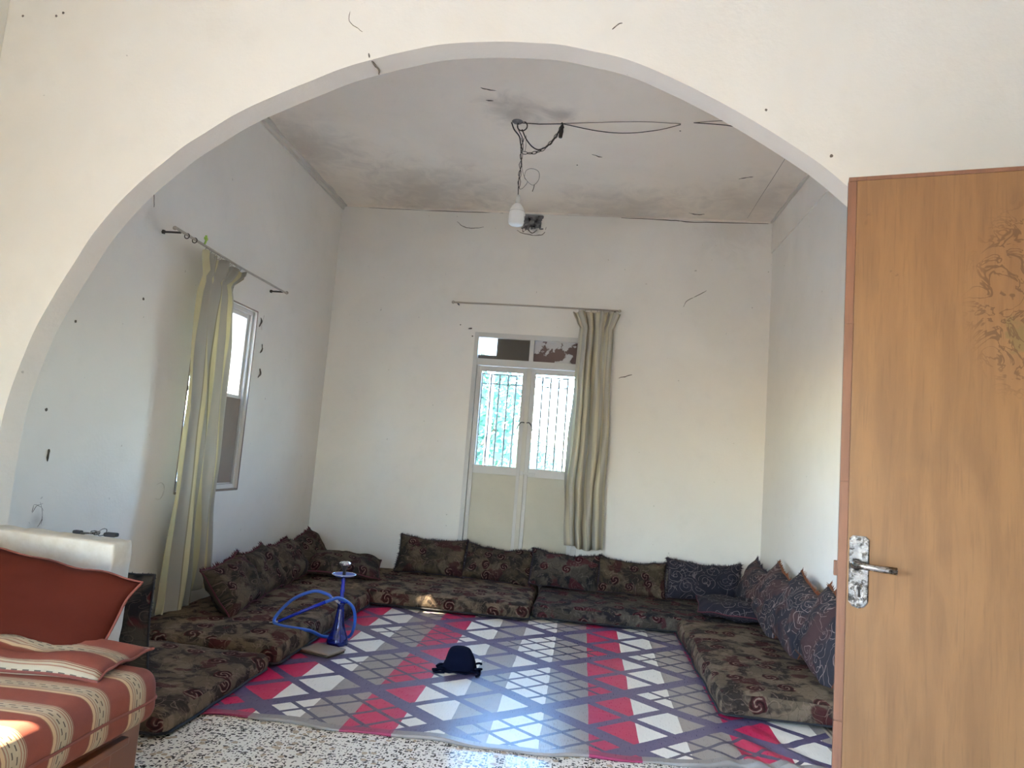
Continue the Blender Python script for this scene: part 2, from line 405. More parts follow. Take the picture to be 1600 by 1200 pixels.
def wood(name, c1, c2, dark, scale=1., patches=True):
    n = N(name); p = n.uv()
    st = n.vmath('MULTIPLY', p, (22.*scale, 2.6*scale, 1.))
    g = n.noise(st, 1., 6, .6, .5); g2 = n.noise(n.vmath('MULTIPLY', p, (120.*scale, 7.*scale, 1.)), 1., 3)
    c = n.mix(n.ramp(g, .3, .7), c1, c2)
    c = n.mix(n.math('MULTIPLY', n.ramp(g2, .52, .72), .35), c, dark)
    big = n.noise(p, 2.2, 4, .6, .3)
    c = n.mix(n.math('MULTIPLY', n.ramp(big, .5, .75), .45), c, tuple(x*.6 for x in c1))
    if patches:
        sp = n.noise(n.vmath('ADD', p, (3.3, 1.2, 0)), 11, 3, .6, 1.)
        c = n.mix(n.math('MULTIPLY', n.ramp(sp, .70, .76), .7), c, dark)
        # peeled veneer patch with crawling edges high on the leaf
        d = n.vmath('DISTANCE', n.vmath('MULTIPLY', p, (1., .8, 0.)), (.455, 1.27, 0.))
        wob = n.math('MULTIPLY_ADD', n.noise(p, 9, 4, .6), .22, n.math('SUBTRACT', d, .11))
        c = n.mix(n.math('SUBTRACT', 1., n.ramp(wob, .035, .05)), c, (.085, .055, .018))
        d2 = n.vmath('DISTANCE', n.vmath('MULTIPLY', p, (1., .55, 0.)), (.44, .93, 0.))
        cr = n.math('ABSOLUTE', n.math('SUBTRACT', n.noise(p, 13, 3, .6, 1.2), .5))
        mk = n.math('MULTIPLY', n.math('SUBTRACT', 1., n.ramp(cr, .012, .032)), n.math('SUBTRACT', 1., n.ramp(d2, .10, .17)))
        c = n.mix(n.math('MULTIPLY', mk, .85), c, (.055, .024, .006))
    n.bump(n.math('ADD', g, g2), .12, .002)
    return n.out(c, n.math('MULTIPLY_ADD', g, .2, .38), 0., .4)
M_leaf = wood('worn_plywood', (.100, .050, .018), (.135, .070, .026), (.066, .030, .010))
M_lip = wood('dark_lipping', (.085, .036, .019), (.12, .052, .028), (.05, .02, .012), 1., False)
M_sofawood = plain('sofa_wood', (.12, .038, .014), .3, spec=.5)
def burl():
    n = N('burl_panel'); p = n.pos()
    c = n.mix(n.ramp(n.noise(p, 6, 3, .5, .8), .42, .60), (.14, .036, .014), (.38, .22, .04))
    return n.out(c, .28, 0., .5)
M_burl = burl()
M_chrome = N('worn_chrome'); _n = M_chrome
_c = _n.mix(_n.ramp(_n.noise(_n.pos(), 60, 4, .7), .45, .62), (.34, .34, .35), (.07, .065, .06))
_n.bump(_n.noise(_n.pos(), 45, 3), .3, .003); M_chrome = _n.out(_c, _n.math('MULTIPLY_ADD', _n.noise(_n.pos(), 50), .3, .08), 1.)
M_dark = plain('dark_metal', (.05, .045, .04), .5, .6)
M_rodmetal = plain('old_brass_rod', (.42, .38, .33), .45, .2)
M_paint = wall_mat('cream_door_paint', (.52, .495, .44), (.60, .575, .51), seed=2.)
M_panel = wall_mat('panel_paint', (.50, .475, .39), (.58, .55, .46), seed=4.)
M_frame = wall_mat('frame_paint', (.55, .545, .53), (.63, .62, .60), seed=7.)
M_peel = N('peeling_board'); _n = M_peel
_c = _n.mix(_n.ramp(_n.noise(_n.pos(), 6, 4, .6), .50, .53), (.48, .48, .50), (.11, .07, .065)); M_peel = _n.out(_c, .7)
M_brownboard = plain('brown_board', (.11, .075, .06), .7)
M_card = plain('brown_card', (.22, .175, .145), .8)
M_cable = plain('dark_cable', (.03, .022, .018), .6)
M_string = plain('thin_wire', (.10, .08, .06), .6)
M_bulbw = plain('white_bulb', (.80, .80, .78), .35, var=.03)
M_bulbg = plain('grey_socket', (.50, .50, .48), .5, var=.05)
M_hole = plain('black_hole', (.015, .014, .014), .95)
M_rubble = plain('broken_plaster', (.13, .13, .14), .95, var=.85, scale=34)
M_crack = plain('crack_line', (.10, .085, .07), .9)
M_tan = plain('tan_chip', (.42, .30, .13), .9)
M_bluehose = plain('blue_silicone', (.008, .07, .38), .4, spec=.5)
M_bluemetal = plain('blue_enamel', (.008, .02, .30), .25, spec=.6)
M_navy = plain('navy_cloth', (.004, .006, .018), .95, spec=.05)
M_silver = plain('foil', (.75, .76, .8), .25, .9)
def glassy(name, col, t, refl=.5):
    n = N(name); n.t.nodes.remove(n.b)
    tr = n.n('BsdfTransparent'); tr.inputs[0].default_value = (*t, 1)
    gl = n.n('BsdfGlossy'); gl.inputs['Roughness'].default_value = .03; gl.inputs[0].default_value = (*col, 1)
    fr = n.n('Fresnel'); fr.inputs[0].default_value = 1.5
    mx = n.n('MixShader'); n.t.links.new(n.math('MULTIPLY', fr.outputs[0], refl), mx.inputs[0])
    n.t.links.new(tr.outputs[0], mx.inputs[1]); n.t.links.new(gl.outputs[0], mx.inputs[2])
    n.t.links.new(mx.outputs[0], n.t.nodes['Material Output'].inputs[0]); return n.m
M_glass = glassy('window_glass', (1, 1, 1), (.93, .96, .95))
n_ = N('blue_vase_glass'); n_.out((.005, .014, .16), .06, 0., .6); n_.b.inputs['Transmission Weight'].default_value = .35; M_vase = n_.m
M_leafg = plain('tree_leaf', (.05, .15, .085), .6, var=.4, scale=5)
M_bark = plain('tree_bark', (.16, .11, .07), .9)
M_yard = plain('yard_concrete', (.72, .69, .64), .9)
M_yardwall = plain('yard_render', (.62, .60, .56), .9)
M_terra = plain('terracotta_awning', (.62, .26, .08), .8)

# ------------------------------------------------------------ room
H = 3.456; D = 6.285; XL = -2.451; XR = 1.5506; YF = 2.506; YB = 2.614; T = .22
NL = -2.51; NR = 1.60; NB = -2.2
def quadwall(name, rects, mat, kind_box):
    b = B()
    for r in rects: b.box(*r)
    return struct(b.make(name, mat))
floor = struct(B().box(-2.75, 1.85, -2.45, 6.5, -.06, 0).make('floor', M_floor))
ceiling = struct(B().box(XL-T, XR+T, YB, D+T, H, H+.12).make('ceiling', M_ceil))
struct(B().box(NL-T, NR+T, NB-T, YB, H, H+.12).make('ceiling_front_room', M_front))
# left wall with the window opening y 4.07..4.83, z .81..2.09
W0, W1, WZ0, WZ1 = 4.07, 4.845, .81, 2.09
b = B(); x0, x1 = XL-T, XL
b.box(x0, x1, YB, W0, 0, H); b.box(x0, x1, W1, D+T, 0, H); b.box(x0, x1, W0, W1, 0, WZ0); b.box(x0, x1, W0, W1, WZ1, H)
wall_left = struct(b.make('wall_left', M_inner))
wall_right = struct(B().box(XR, XR+T, YB, D+T, 0, H).make('wall_right', M_inner))
# back wall: door opening x -1.065..-.02, z 0..2.29 ; broken hole x -.70.. -.555, z 3.31..3.43
DX0, DX1, DZ = -1.065, -.015, 2.30
b = B(); y0, y1 = D, D+T
b.box(XL-T, DX0, y0, y1, 0, H); b.box(DX1, XR+T, y0, y1, 0, H)
b.box(DX0, -.69, y0, y1, DZ, H); b.box(-.535, DX1, y0, y1, DZ, H); b.box(-.69, -.535, y0, y1, DZ, 3.315); b.box(-.69, -.535, y0, y1, 3.44, H)
wall_back = struct(b.make('wall_back', M_inner))
hole = B().box(-.69, -.535, D+.10, D+.12, 3.315, 3.44).make('hole_backing', M_hole, wall_back)
random.seed(11)
for i in range(46):
    x, z, s = random.uniform(-.69, -.54), random.uniform(3.30, 3.415), random.uniform(.009, .024)
    if i > 30: x, z, s = random.uniform(-.72, -.51), random.choice((3.305, 3.31, 3.32)), random.uniform(.006, .013)
    V, F = rbox(x-s, x+s, D-.004-s*.3, D+.05+.04*random.random(), z-s*.7, z+s*.7, s*.4, 1, 1, 1, 1)
    V = [v+noise.noise_vector(v*40)*.008 for v in V]
    obj('plaster_lump', V, F, M_rubble, wall_back)
# skirting bands (thin pale tile skirting)
struct(B().bbox(XL, XL+.012, YB, D, 0, .07).make('baseboard_left', M_frame))
struct(B().bbox(XL+.012, XR-.012, D-.012, D, 0, .07).make('baseboard_back', M_frame))
struct(B().bbox(XR-.012, XR, YB, D, 0, .07).make('baseboard_right', M_frame))
# plaster trims at the ceiling
def wavystrip(name, pts, w_, n_, mat, seed):
    b_ = B(); P = []
    return b_
def trim_strip(name, a, c, off, mat):
    """thin uneven strip between a and c, extruded by off vectors (two edges)"""
    n = 60; V = []; F = []
    for i in range(n+1):
        t = i/n; p = Vector(a).lerp(Vector(c), t); w_ = 1+.35*noise.noise(p*6+Vector((off[0][0]*50, 3, 1)))
        V += [p, p+Vector(off[0])*w_, p+Vector(off[0])*w_+Vector(off[1]), p+Vector(off[1])]
    for i in range(n):
        for j in range(4): F.append((i*4+j, i*4+(j+1) % 4, i*4+4+(j+1) % 4, i*4+4+j))
    F += [(0, 1, 2, 3), (n*4+3, n*4+2, n*4+1, n*4)]
    return struct(obj(name, V, F, mat))
trim_strip('trim_1', (XL, YB, H), (XL, D, H), ((.05, 0, 0), (0, 0, -.014)), M_jamb)
trim_strip('trim_2', (XL, YB, H-.014), (XL, D, H-.014), ((.018, 0, 0), (0, 0, -.03)), M_jamb)
trim_strip('trim_3', (XR, YB, H), (XR, D, H), ((-.035, 0, 0), (0, 0, -.012)), M_jamb)
trim_strip('trim_4', (XR, YB, 3.17), (XR, D, 3.17), ((-.012, 0, 0), (0, 0, .27)), M_inner)
trim_strip('trim_5', (XL, D, H), (XR, D, H), ((0, -.012, 0), (0, 0, -.012)), M_ceil)
# arch wall -------------------------------------------------
half = [(-2.255, 0), (-2.256, .55), (-2.255, 1.08), (-2.24, 1.25), (-2.207, 1.40), (-2.155, 1.57), (-2.075, 1.75), (-1.96, 1.965), (-1.84, 2.12), (-1.68, 2.275), (-1.52, 2.395),
        (-1.35, 2.495), (-1.07, 2.622), (-.92, 2.677), (-.67, 2.738), (-.39, 2.757), (-.13, 2.737), (.10, 2.677), (.35, 2.565), (.57, 2.44), (.73, 2.335), (.88, 2.215),
        (1.03, 2.075), (1.16, 1.92), (1.275, 1.74), (1.36, 1.56), (1.41, 1.40), (1.44, 1.25), (1.455, 1.08), (1.455, .55), (1.455, 0)]
prof = [Vector((p[0], 0, p[1])) for p in half[:2]] + catmull([(p[0], 0, p[1]) for p in half[2:-2]], 6) + [Vector((p[0], 0, p[1])) for p in half[-2:]]
prof = [p + (Vector((.004*noise.noise(p*7), 0, .004*noise.noise(p*7+Vector((5, 5, 5))))) if p.z > .6 else Vector()) for p in prof]
V = []; F = []; mi = []
ax0, ax1 = NL-T, NR+T
m = len(prof)
for p in prof:
    xo = p.x
    if p.z < 1.9 and p.x < -1: o = (ax0, p.z)
    elif p.z < 1.9 and p.x > 0: o = (ax1, p.z)
    else: o = (ax0+(ax1-ax0)*((p.x+2.0)/(1.18+2.0)), H)
    for y, s in ((YF, 0), (YB, 0)):
        V.append((p.x, y, p.z)); V.append((o[0], y, o[1]))
for i in range(m-1):
    a, c = i*4, i*4+4
    F.append((a+1, a, c, c+1)); mi.append(0)
    F.append((a+2, a+3, c+3, c+2)); mi.append(1)
    F.append((a, a+2, c+2, c)); mi.append(2)
    F.append((a+3, a+1, c+1, c+3)); mi.append(0)
wall_arch = obj('wall_front', V, F, M_front, mats=((M_inner, M_jamb), mi), base=(-.4, YF, 0)); struct(wall_arch)
# low parapet wall in the arch
b = B(); V, F = rbox(-2.255, -1.716, YF-.004, YB+.006, 0, .742, .012, 26, 4, 16, 2)
V = [v+noise.noise_vector(v*14)*.006+noise.noise_vector(v*45)*.0025+Vector((0, 0, .014*(-1.716-v.x)/.54 if v.z > .5 else 0)) for v in V]
struct(obj('wall_parapet', V, F, M_ledge, smooth=True))
# near room shell -------------------------------------------
b = B(); b.box(NL-T, NL, NB-T, -1.3, 0, H); b.box(NL-T, NL, .2, 1.08, 0, H); b.box(NL-T, NL, -1.3, .2, 0, .75); b.box(NL-T, NL, -1.3, .2, 2.05, H); b.box(NL-T, NL, 1.31, YB, 0, H); b.box(NL-T, NL, 1.08, 1.31, 0, 1.45); b.box(NL-T, NL, 1.08, 1.31, 1.94, H)  # two unseen openings added to let sun onto the floor and sofa
struct(b.make('wall_front_room_left', M_front))
b = B(); b.box(NR, NR+T, NB-T, .90, 0, H); b.box(NR, NR+T, 1.76, YB, 0, H); b.box(NR, NR+T, .90, 1.76, 2.09, H)
struct(b.make('wall_front_room_right', M_front))
b = B(); b.box(NR+T, 3.2, .3, .4, 0, 2.8); b.box(NR+T, 3.2, 2.3, 2.4, 0, 2.8); b.box(3.2, 3.3, .3, 2.4, 0, 2.8); b.box(NR+T, 3.3, .3, 2.4, 2.8, 2.9); b.box(NR+T, 3.3, .3, 2.4, -.1, 0)
struct(b.make('wall_hall_sky_block', M_front))  # box added beyond the doorway to shut out sky light
b = B(); b.box(NL, -1.5, NB-T, NB, 0, H); b.box(-1.0, NR, NB-T, NB, 0, H); b.box(-1.5, -1.0, NB-T, NB, 0, .05); b.box(-1.5, -1.0, NB-T, NB, 1.95, H)
struct(b.make('wall_front_room_rear', M_front))

# small marks on the plaster, children of their walls
def crack(parent, pts, r=.0022, mat=None, name='crack'):
    P = catmull(pts, 5); P = [p+noise.noise_vector(p*30)*.006 for p in P]
    n = len(P); rs = [r*(.35+.65*math.sin(PI*(i+.6)/(n+.6))) * (1+.4*noise.noise(P[i]*60)) for i in range(n)]
    return B().tube(P, rs, 5).make(name, mat or M_crack, parent)
def dot(parent, c, axis, r=.005, mat=None, name='nail_hole'):
    c = Vector(c); ax = [Vector((0, 1, 0)), Vector((1, 0, 0)), Vector((1, 0, 0))][axis]; ay = [Vector((0, 0, 1)), Vector((0, 0, 1)), Vector((0, 1, 0))][axis]
    nn = ax.cross(ay)*.0015; V = []; k = 9
    for s in (-1, 1):
        for i in range(k):
            a = 2*PI*i/k; rr = r*(1+.35*noise.noise(c*50+Vector((i*1.7, 0, 0)))); V.append(c+nn*s+ax*math.cos(a)*rr+ay*math.sin(a)*rr)
    F = [tuple(range(k))[::-1], tuple(range(k, 2*k))]+[(i, (i+1) % k, k+(i+1) % k, k+i) for i in range(k)]
    return obj(name, V, F, mat or M_crack, parent)
for x, z, r in ((-2.439, 2.841, .005), (-2.288, 2.843, .005), (-2.259, 2.857, .005), (.576, 2.505, .005), (.809, 2.337, .006)): dot(wall_arch, (x, YF, z), 1, r)
crack(wall_arch, [(-1.031, YF, 2.90), (-1.03, YF, 2.83), (-.99, YF, 2.80), (-.975, YF, 2.79)], .0012)
crack(wall_arch, [(-.94, YF, 2.70), (-.938, YF, 2.685), (-.925, YF+.02, 2.672), (-.918, YF+.07, 2.672), (-.925, YF+.1, 2.672)], .0045)
crack(wall_arch, [(.0, YF, 2.81), (.02, YF, 2.83), (.035, YF, 2.835)], .003)
for y, z, r in ((3.538, 1.882, .008), (3.064, 1.66, .007), (2.963, 1.228, .008), (3.25, 2.15, .006)): dot(wall_left, (XL, y, z), 0, r)
for y, z in ((4.905, 2.03), (4.968, 1.841), (4.983, 1.659)): crack(wall_left, [(XL, y, z+.035), (XL, y+.012, z), (XL, y-.012, z-.035)], .009, name='chip')
crack(wall_left, [(XL, 3.01, 1.05), (XL, 3.015, .99)], .006, name='chip')
crack(wall_left, [(XL, 4.95, 2.09), (XL, 4.93, 2.02), (XL, 4.935, 1.98)], .006, M_jamb, 'chip')
crack(wall_left, [(XL, 3.88, .86), (XL, 3.93, .87), (XL, 3.96, .83), (XL, 3.93, .78), (XL, 3.87, .79)], .003, M_jamb)
crack(wall_left, [(XL, 3.45, 2.42), (XL, 3.50, 2.47), (XL, 3.52, 2.40)], .002)
for k in range(6):
    a = k*1.1; crack(wall_left, [(XL, 3.0+.05*math.cos(a), .74+.07*math.sin(a)), (XL, 3.0+.03*math.cos(a+1), .74+.05*math.sin(a+1)), (XL, 3.0+.045*math.cos(a+2.2), .74+.07*math.sin(a+2.2))], .0010)
crack(wall_back, [(-1.33, D, 3.34), (-1.25, D, 3.29), (-1.15, D, 3.285), (-1.07, D, 3.30)], .003)
crack(wall_back, [(.80, D, 2.64), (.83, D, 2.70), (.95, D, 2.77), (.99, D, 2.80)], .0028)
crack(wall_back, [(.26, D, 1.96), (.33, D, 1.98), (.38, D, 2.0)], .004)
crack(wall_back, [(-.76, D, 3.28), (-.68, D, 3.25), (-.56, D, 3.24), (-.50, D, 3.27), (-.49, D, 3.32)], .004)
crack(wall_back, [(-.70, D, 3.33), (-.70, D, 3.27), (-.66, D, 3.30), (-.62, D, 3.26), (-.57, D, 3.29)], .006)
crack(wall_back, [(-1.13, D, 2.33), (-1.10, D, 2.33)], .008, name='chip'); dot(wall_back, (-1.21, D, 2.36), 1, .006); dot(wall_back, (-1.09, D, 2.26), 1, .007)
crack(wall_back, [(.2, D, 3.44), (.6, D, 3.438), (.85, D, 3.43), (1.5, D, 3.44)], .004); crack(wall_back, [(-2.2, D, 3.44), (-1.5, D, 3.436), (-.9, D, 3.44)], .003)
crack(ceiling, [(1.05, 5.36, H), (1.10, 5.33, H), (1.15, 5.31, H)], .005); crack(ceiling, [(.78, 6.13, H), (.84, 6.16, H), (.92, 6.15, H)], .006)
crack(ceiling, [(-.80, 4.10, H), (-.74, 4.12, H), (-.68, 4.14, H)], .004); crack(ceiling, [(-.78, 4.25, H), (-.73, 4.26, H)], .005)
crack(ceiling, [(-.1, 5.0, H), (.0, 5.05, H)], .003); dot(ceiling, (.5, 4.6, H), 2, .006); dot(ceiling, (-.2, 5.2, H), 2, .006)
crack(ceiling, [(1.28, 2.8, H), (1.285, 4.6, H), (1.3, 6.2, H)], .0015)

# ------------------------------------------------------------ back door (double leaf with transom)
door = thing('door_1', ((DX0+DX1)/2, D+.03, 0), 'cream double door with glazed upper panes and transom lights', 'door'); door['kind'] = 'structure'; del door['category']
fy0, fy1 = D-.012, D+.075
b = B(); b.bbox(DX0, -1.025, fy0, fy1, 0, DZ); b.bbox(-.055, DX1, fy0, fy1, 0, DZ); b.bbox(-1.025, -.055, fy0, fy1, 2.255, DZ); b.bbox(-1.025, -.055, fy0, fy1, 2.0, 2.06)
b.bbox(-.553, -.513, fy0, fy1, 2.06, 2.255); b.bbox(-1.03, -1.005, D+.047, fy1, 0, 2.0); b.bbox(-.075, -.05, D+.047, fy1, 0, 2.0); b.bbox(-.56, -.52, D+.047, fy1, 0, 2.0); b.make('door_frame', M_frame, door)
def leaf(x0, x1, g0, g1, z0, z1):
    y0, y1 = D+.005, D+.045
    b = B(); b.bbox(x0, g0, y0, y1, .03, 1.995); b.bbox(g1, x1, y0, y1, .03, 1.995); b.bbox(g0, g1, y0, y1, z1, 1.995); b.bbox(g0, g1, y0, y1, z0-.065, z0); b.bbox(g0, g1, y0, y1, .03, .12)
    # glazing beads
    for q in ((g0, g0+.01, z0, z1), (g1-.01, g1, z0, z1), (g0, g1, z0, z0+.01), (g0, g1, z1-.01, z1)): b.bbox(q[0], q[1], y0+.002, y0+.016, q[2], q[3], .002)
    lf = b.make('door_leaf', M_frame, door)
    B().box(g0, g1, y0+.018, y0+.022, z0, z1).make('pane', M_glass, lf)
    B().bbox(g0-.005, g1+.005, y0+.012, y0+.026, .115, z0-.06).make('panel', M_panel, lf)
    return lf
L1 = leaf(-1.022, -.545, -.985, -.590, 1.085, 1.955); L2 = leaf(-.535, -.058, -.487, -.100, 1.085, 1.955)
B().bbox(-.56, -.52, D-.012, D+.006, .03, 1.99).make('astragal', M_paint, door)
# transom: left a clear corner and brown board, right peeling board
B().box(-1.025, -.553, D+.02, D+.024, 2.06, 2.255).make('transom_pane', M_glass, door)
B().bbox(-.86, -.553, D+.028, D+.036, 2.06, 2.255).make('transom_board', M_brownboard, door); B().bbox(-1.025, -.86, D+.03, D+.034, 2.06, 2.10).make('transom_board', M_brownboard, door)
B().bbox(-.513, -.055, D+.02, D+.03, 2.06, 2.254).make('transom_board', M_peel, door)
# bolt and pulls
B().bbox(-.55, -.42, D-.022, D-.008, 1.04, 1.058).tube([(-.44, D-.03, 1.05), (-.44, D-.008, 1.05)], .008).bbox(-.555, -.53, D-.026, D-.01, 1.03, 1.068).make('bolt', M_frame, door)
for s in (-1, 1):
    B().tube(catmull([(-.54+s*.012, D-.012, 1.50), (-.54+s*.035, D-.045, 1.50), (-.54+s*.06, D-.05, 1.47), (-.54+s*.07, D-.045, 1.43)], 5), .005).make('door_handle', M_dark, door)
# iron grille outside the panes
gr = thing('window_grille', (-.54, D+.13, 1.08), 'black iron scroll grille outside the panes of the double back door', 'grille')
gy = D+.13
b = B()

for za, zc in ((1.07, 1.085), (1.93, 1.942), (1.84, 1.85)): B().bbox(-1.03, -.05, gy-.004, gy+.004, za, zc).make('grille_rail', M_dark, gr)
for x in (-.985, -.90, -.82, -.74, -.665, -.59, -.50, -.42, -.345, -.27, -.19, -.11):
    B().tube([(x, gy, 1.08), (x, gy, 1.935)], .0082, 6).make('grille_bar', M_dark, gr)
for i, x in enumerate((-.86, -.70, -.462, -.305)):
    for z in ((1.30, 1.55) if i % 2 else (1.38, 1.66)):
        B().torus((x, gy, z), (1, 0, 0), (0, 0, 1), (.034, .008), .004, 14, 5).make('grille_collar', M_dark, gr)
for z in (1.20, 1.33, 1.75): 
    B().torus((-.945, gy, z), (1, 0, 0), (0, 0, 1), (.038, .06), .0038, 20, 5).make('scroll', M_dark, gr)
for x in (-.86, -.70, -.38, -.22): B().torus((x, gy, 1.89), (1, 0, 0), (0, 0, 1), (.05, .04), .0035, 20, 5).make('scroll', M_dark, gr)

# ------------------------------------------------------------ left window
win = thing('window_1', (XL-.06, 4.455, WZ0), 'white framed window in the left wall, lower right light boarded with brown card', 'window'); win['kind'] = 'structure'; del win['category']
fx0, fx1 = XL-.10, XL-.02
b = B(); b.bbox(fx0, fx1, W0, W0+.03, WZ0, WZ1); b.bbox(fx0, fx1, W1-.03, W1, WZ0, WZ1); b.bbox(fx0, fx1, W0+.03, W1-.03, WZ0, WZ0+.03); b.bbox(fx0, fx1, W0+.03, W1-.03, WZ1-.03, WZ1)
b.make('window_frame', M_frame, win)
b = B()
for a, c in ((W0-.008, W0), (W1, W1+.008)): b.bbox(XL-.01, XL+.004, a, c, WZ0-.012, WZ1+.010, .001)
b.bbox(XL-.01, XL+.004, W0, W1, WZ1, WZ1+.010, .001); b.bbox(XL-.01, XL+.004, W0, W1, WZ0-.014, WZ0, .001); b.make('window_casing', M_card, win)
for k, (a, c) in enumerate(((W0+.03, 4.452), (4.458, W1-.03))):
    b = B(); xa, xb = XL-.075, XL-.04; z0, z1, s = WZ0+.03, WZ1-.03, .03
    b.bbox(xa, xb, a, a+s, z0, z1); b.bbox(xa, xb, c-s, c, z0, z1); b.bbox(xa, xb, a+s, c-s, z0, z0+s); b.bbox(xa, xb, a+s, c-s, z1-s, z1); b.bbox(xa, xb, a+s, c-s, 1.44, 1.47)
    sh = b.make('sash', M_frame, win)
    B().box(XL-.06, XL-.056, a+s, c-s, 1.47, z1-s).make('pane', M_glass, sh)
    if k == 0: B().box(XL-.06, XL-.056, a+s, c-s, z0+s, 1.44).make('pane', M_glass, sh)
    else: B().bbox(XL-.054, XL-.03, a+.008, c-.008, z0+.01, 1.445).make('card_board', M_card, sh)

# ------------------------------------------------------------ outside
struct(B().box(-14, 10, 6.52, 24, -.25, -.15).make('ground_yard', M_yard)); struct(B().box(-14, -2.75, -6, 6.52, -.25, -.15).make('ground_side_yard', M_yard))
struct(B().box(-9.2, -9, -6, 24, -.2, 1.6).make('wall_yard', M_yardwall))
tag(B().bbox(-3.06, -2.672, 4.0, 5.7, 2.20, 2.28).make('sun_trim_canopy', M_yardwall), 'pale slab canopy added outside above the left window to trim its sunbeam', 'canopy')  # slab added and sized to cut the sunbeam through the window
tag(B().bbox(-3.02, -2.90, 3.80, 4.55, -.15, 2.199).make('sun_block_pillar', M_yardwall), 'unseen broad pier added outside to block sun from the left window', 'pillar')  # pier put in only to block sun and narrow the mattress patch
aw = thing('awning', (-1.6, 8.6, 2.6), 'terracotta awning outside, seen through the clear corner of the transom', 'awning')
B().add([(-2.6, 8.0, 2.62), (-1.05, 8.0, 2.62), (-1.05, 9.4, 2.95), (-2.6, 9.4, 2.95), (-2.6, 8.0, 2.57), (-1.05, 8.0, 2.57), (-1.05, 9.4, 2.90), (-2.6, 9.4, 2.90)],
        [(0, 1, 2, 3), (7, 6, 5, 4), (0, 4, 5, 1), (1, 5, 6, 2), (2, 6, 7, 3), (3, 7, 4, 0)]).make('awning_sheet', M_terra, aw)
for x in (-2.5, -1.12): B().tube([(x, 8.05, -.15), (x, 8.05, 2.58)], .03).make('post', M_yardwall, aw)
def tree(loc, label, h, r, n, seed):
    random.seed(seed); t = thing('leafy_tree', loc, label, 'tree'); l = Vector(loc)
    B().tube([l, l+Vector((.05, 0, h*.3)), l+Vector((-.04, .05, h*.6)), l+Vector((0, 0, h*.85))], [.09, .07, .05, .03], 8).make('trunk', M_bark, t)
    for k in range(5):
        a = k*1.3; B().tube([l+Vector((0, 0, h*.4+k*.1)), l+Vector((math.cos(a)*r*.4, math.sin(a)*r*.4, h*.6+k*.1)), l+Vector((math.cos(a)*r*.7, math.sin(a)*r*.7, h*.75))], [.035, .025, .01], 6).make('branch', M_bark, t)
    V = []; F = []
    for i in range(n):
        d = Vector((random.gauss(0, 1), random.gauss(0, 1), random.gauss(0, .9))).normalized()*r*random.random()**.45
        c = l+Vector((0, 0, h*.72))+d; u = Vector((random.gauss(0, 1), random.gauss(0, 1), random.gauss(0, 1))).normalized(); q = u.orthogonal().normalized(); s = random.uniform(.05, .09)
        k = len(V); V += [c-u*s, c+q*s*.5, c+u*s, c-q*s*.5]; F.append((k, k+1, k+2, k+3))
    f = obj('foliage', V, F, M_leafg, t); f['kind'] = 'stuff'
tree((-1.75, 9.3, -.15), 'pale green leafy tree outside the left pane of the back door', 2.5, 1.0, 3600, 3)
tree((-1.15, 12.6, -.15), 'small bushy tree in the yard behind the nearer tree', 1.5, .8, 1800, 5)

# ------------------------------------------------------------ rug
def rug():
    nx, ny = 130, 110; V = []; F = []; UV = []
    X0, X1 = -1.62, 1.262; YE = 5.42
    for j in range(ny+1):
        for i in range(nx+1):
            x = X0+(X1-X0)*i/nx
            ye = 2.955+.135*max(0, x+.05)+.010*math.sin(x*9+.6)+.007*math.sin(x*21)
            t = (j/ny)**1.25; y = ye+(YE-ye)*t; dist = y-ye
            z = .007
            fall = math.exp(-dist*5)
            z += fall*(.009*(1+math.sin(x*11+1.3))*.5*(1+noise.noise(Vector((x*5, y*3, 0)))))
            z += .016*math.exp(-((x-.86)/.17)**2)*math.exp(-dist*3.4)*(1+.8*math.sin(x*44+y*22))
            z += .009*math.exp(-((x-.66)/.05)**2)*math.exp(-dist*2)
            z += .0016*noise.noise(Vector((x*7, y*4, 2)))+.0016
            V.append((x, y, z)); UV.append((x, dist))
    for j in range(ny):
        for i in range(nx):
            a = j*(nx+1)+i; F.append((a, a+1, a+nx+2, a+nx+1))
    # edge skirt and underside
    n0 = len(V); V += [(v[0], v[1], .0015) for v in V[:n0]]; UV += UV[:n0]
    for j in range(ny):
        for i in range(nx):
            a = n0+j*(nx+1)+i; F.append((a, a+nx+1, a+nx+2, a+1))
    for i in range(nx): F.append((i, n0+i, n0+i+1, i+1)); a = ny*(nx+1)+i; F.append((a, a+1, n0+a+1, n0+a))
    for j in range(ny): a = j*(nx+1); F.append((a, a+nx+1, n0+a+nx+1, n0+a)); a += nx; F.append((a, n0+a, n0+a+nx+1, a+nx+1))
    o = obj('rug', V, F, M_rug, uv=UV, smooth=True)
    tag(o, 'woven plastic rug with crimson, cream and taupe stripes under a purple lattice', 'rug')
rug()

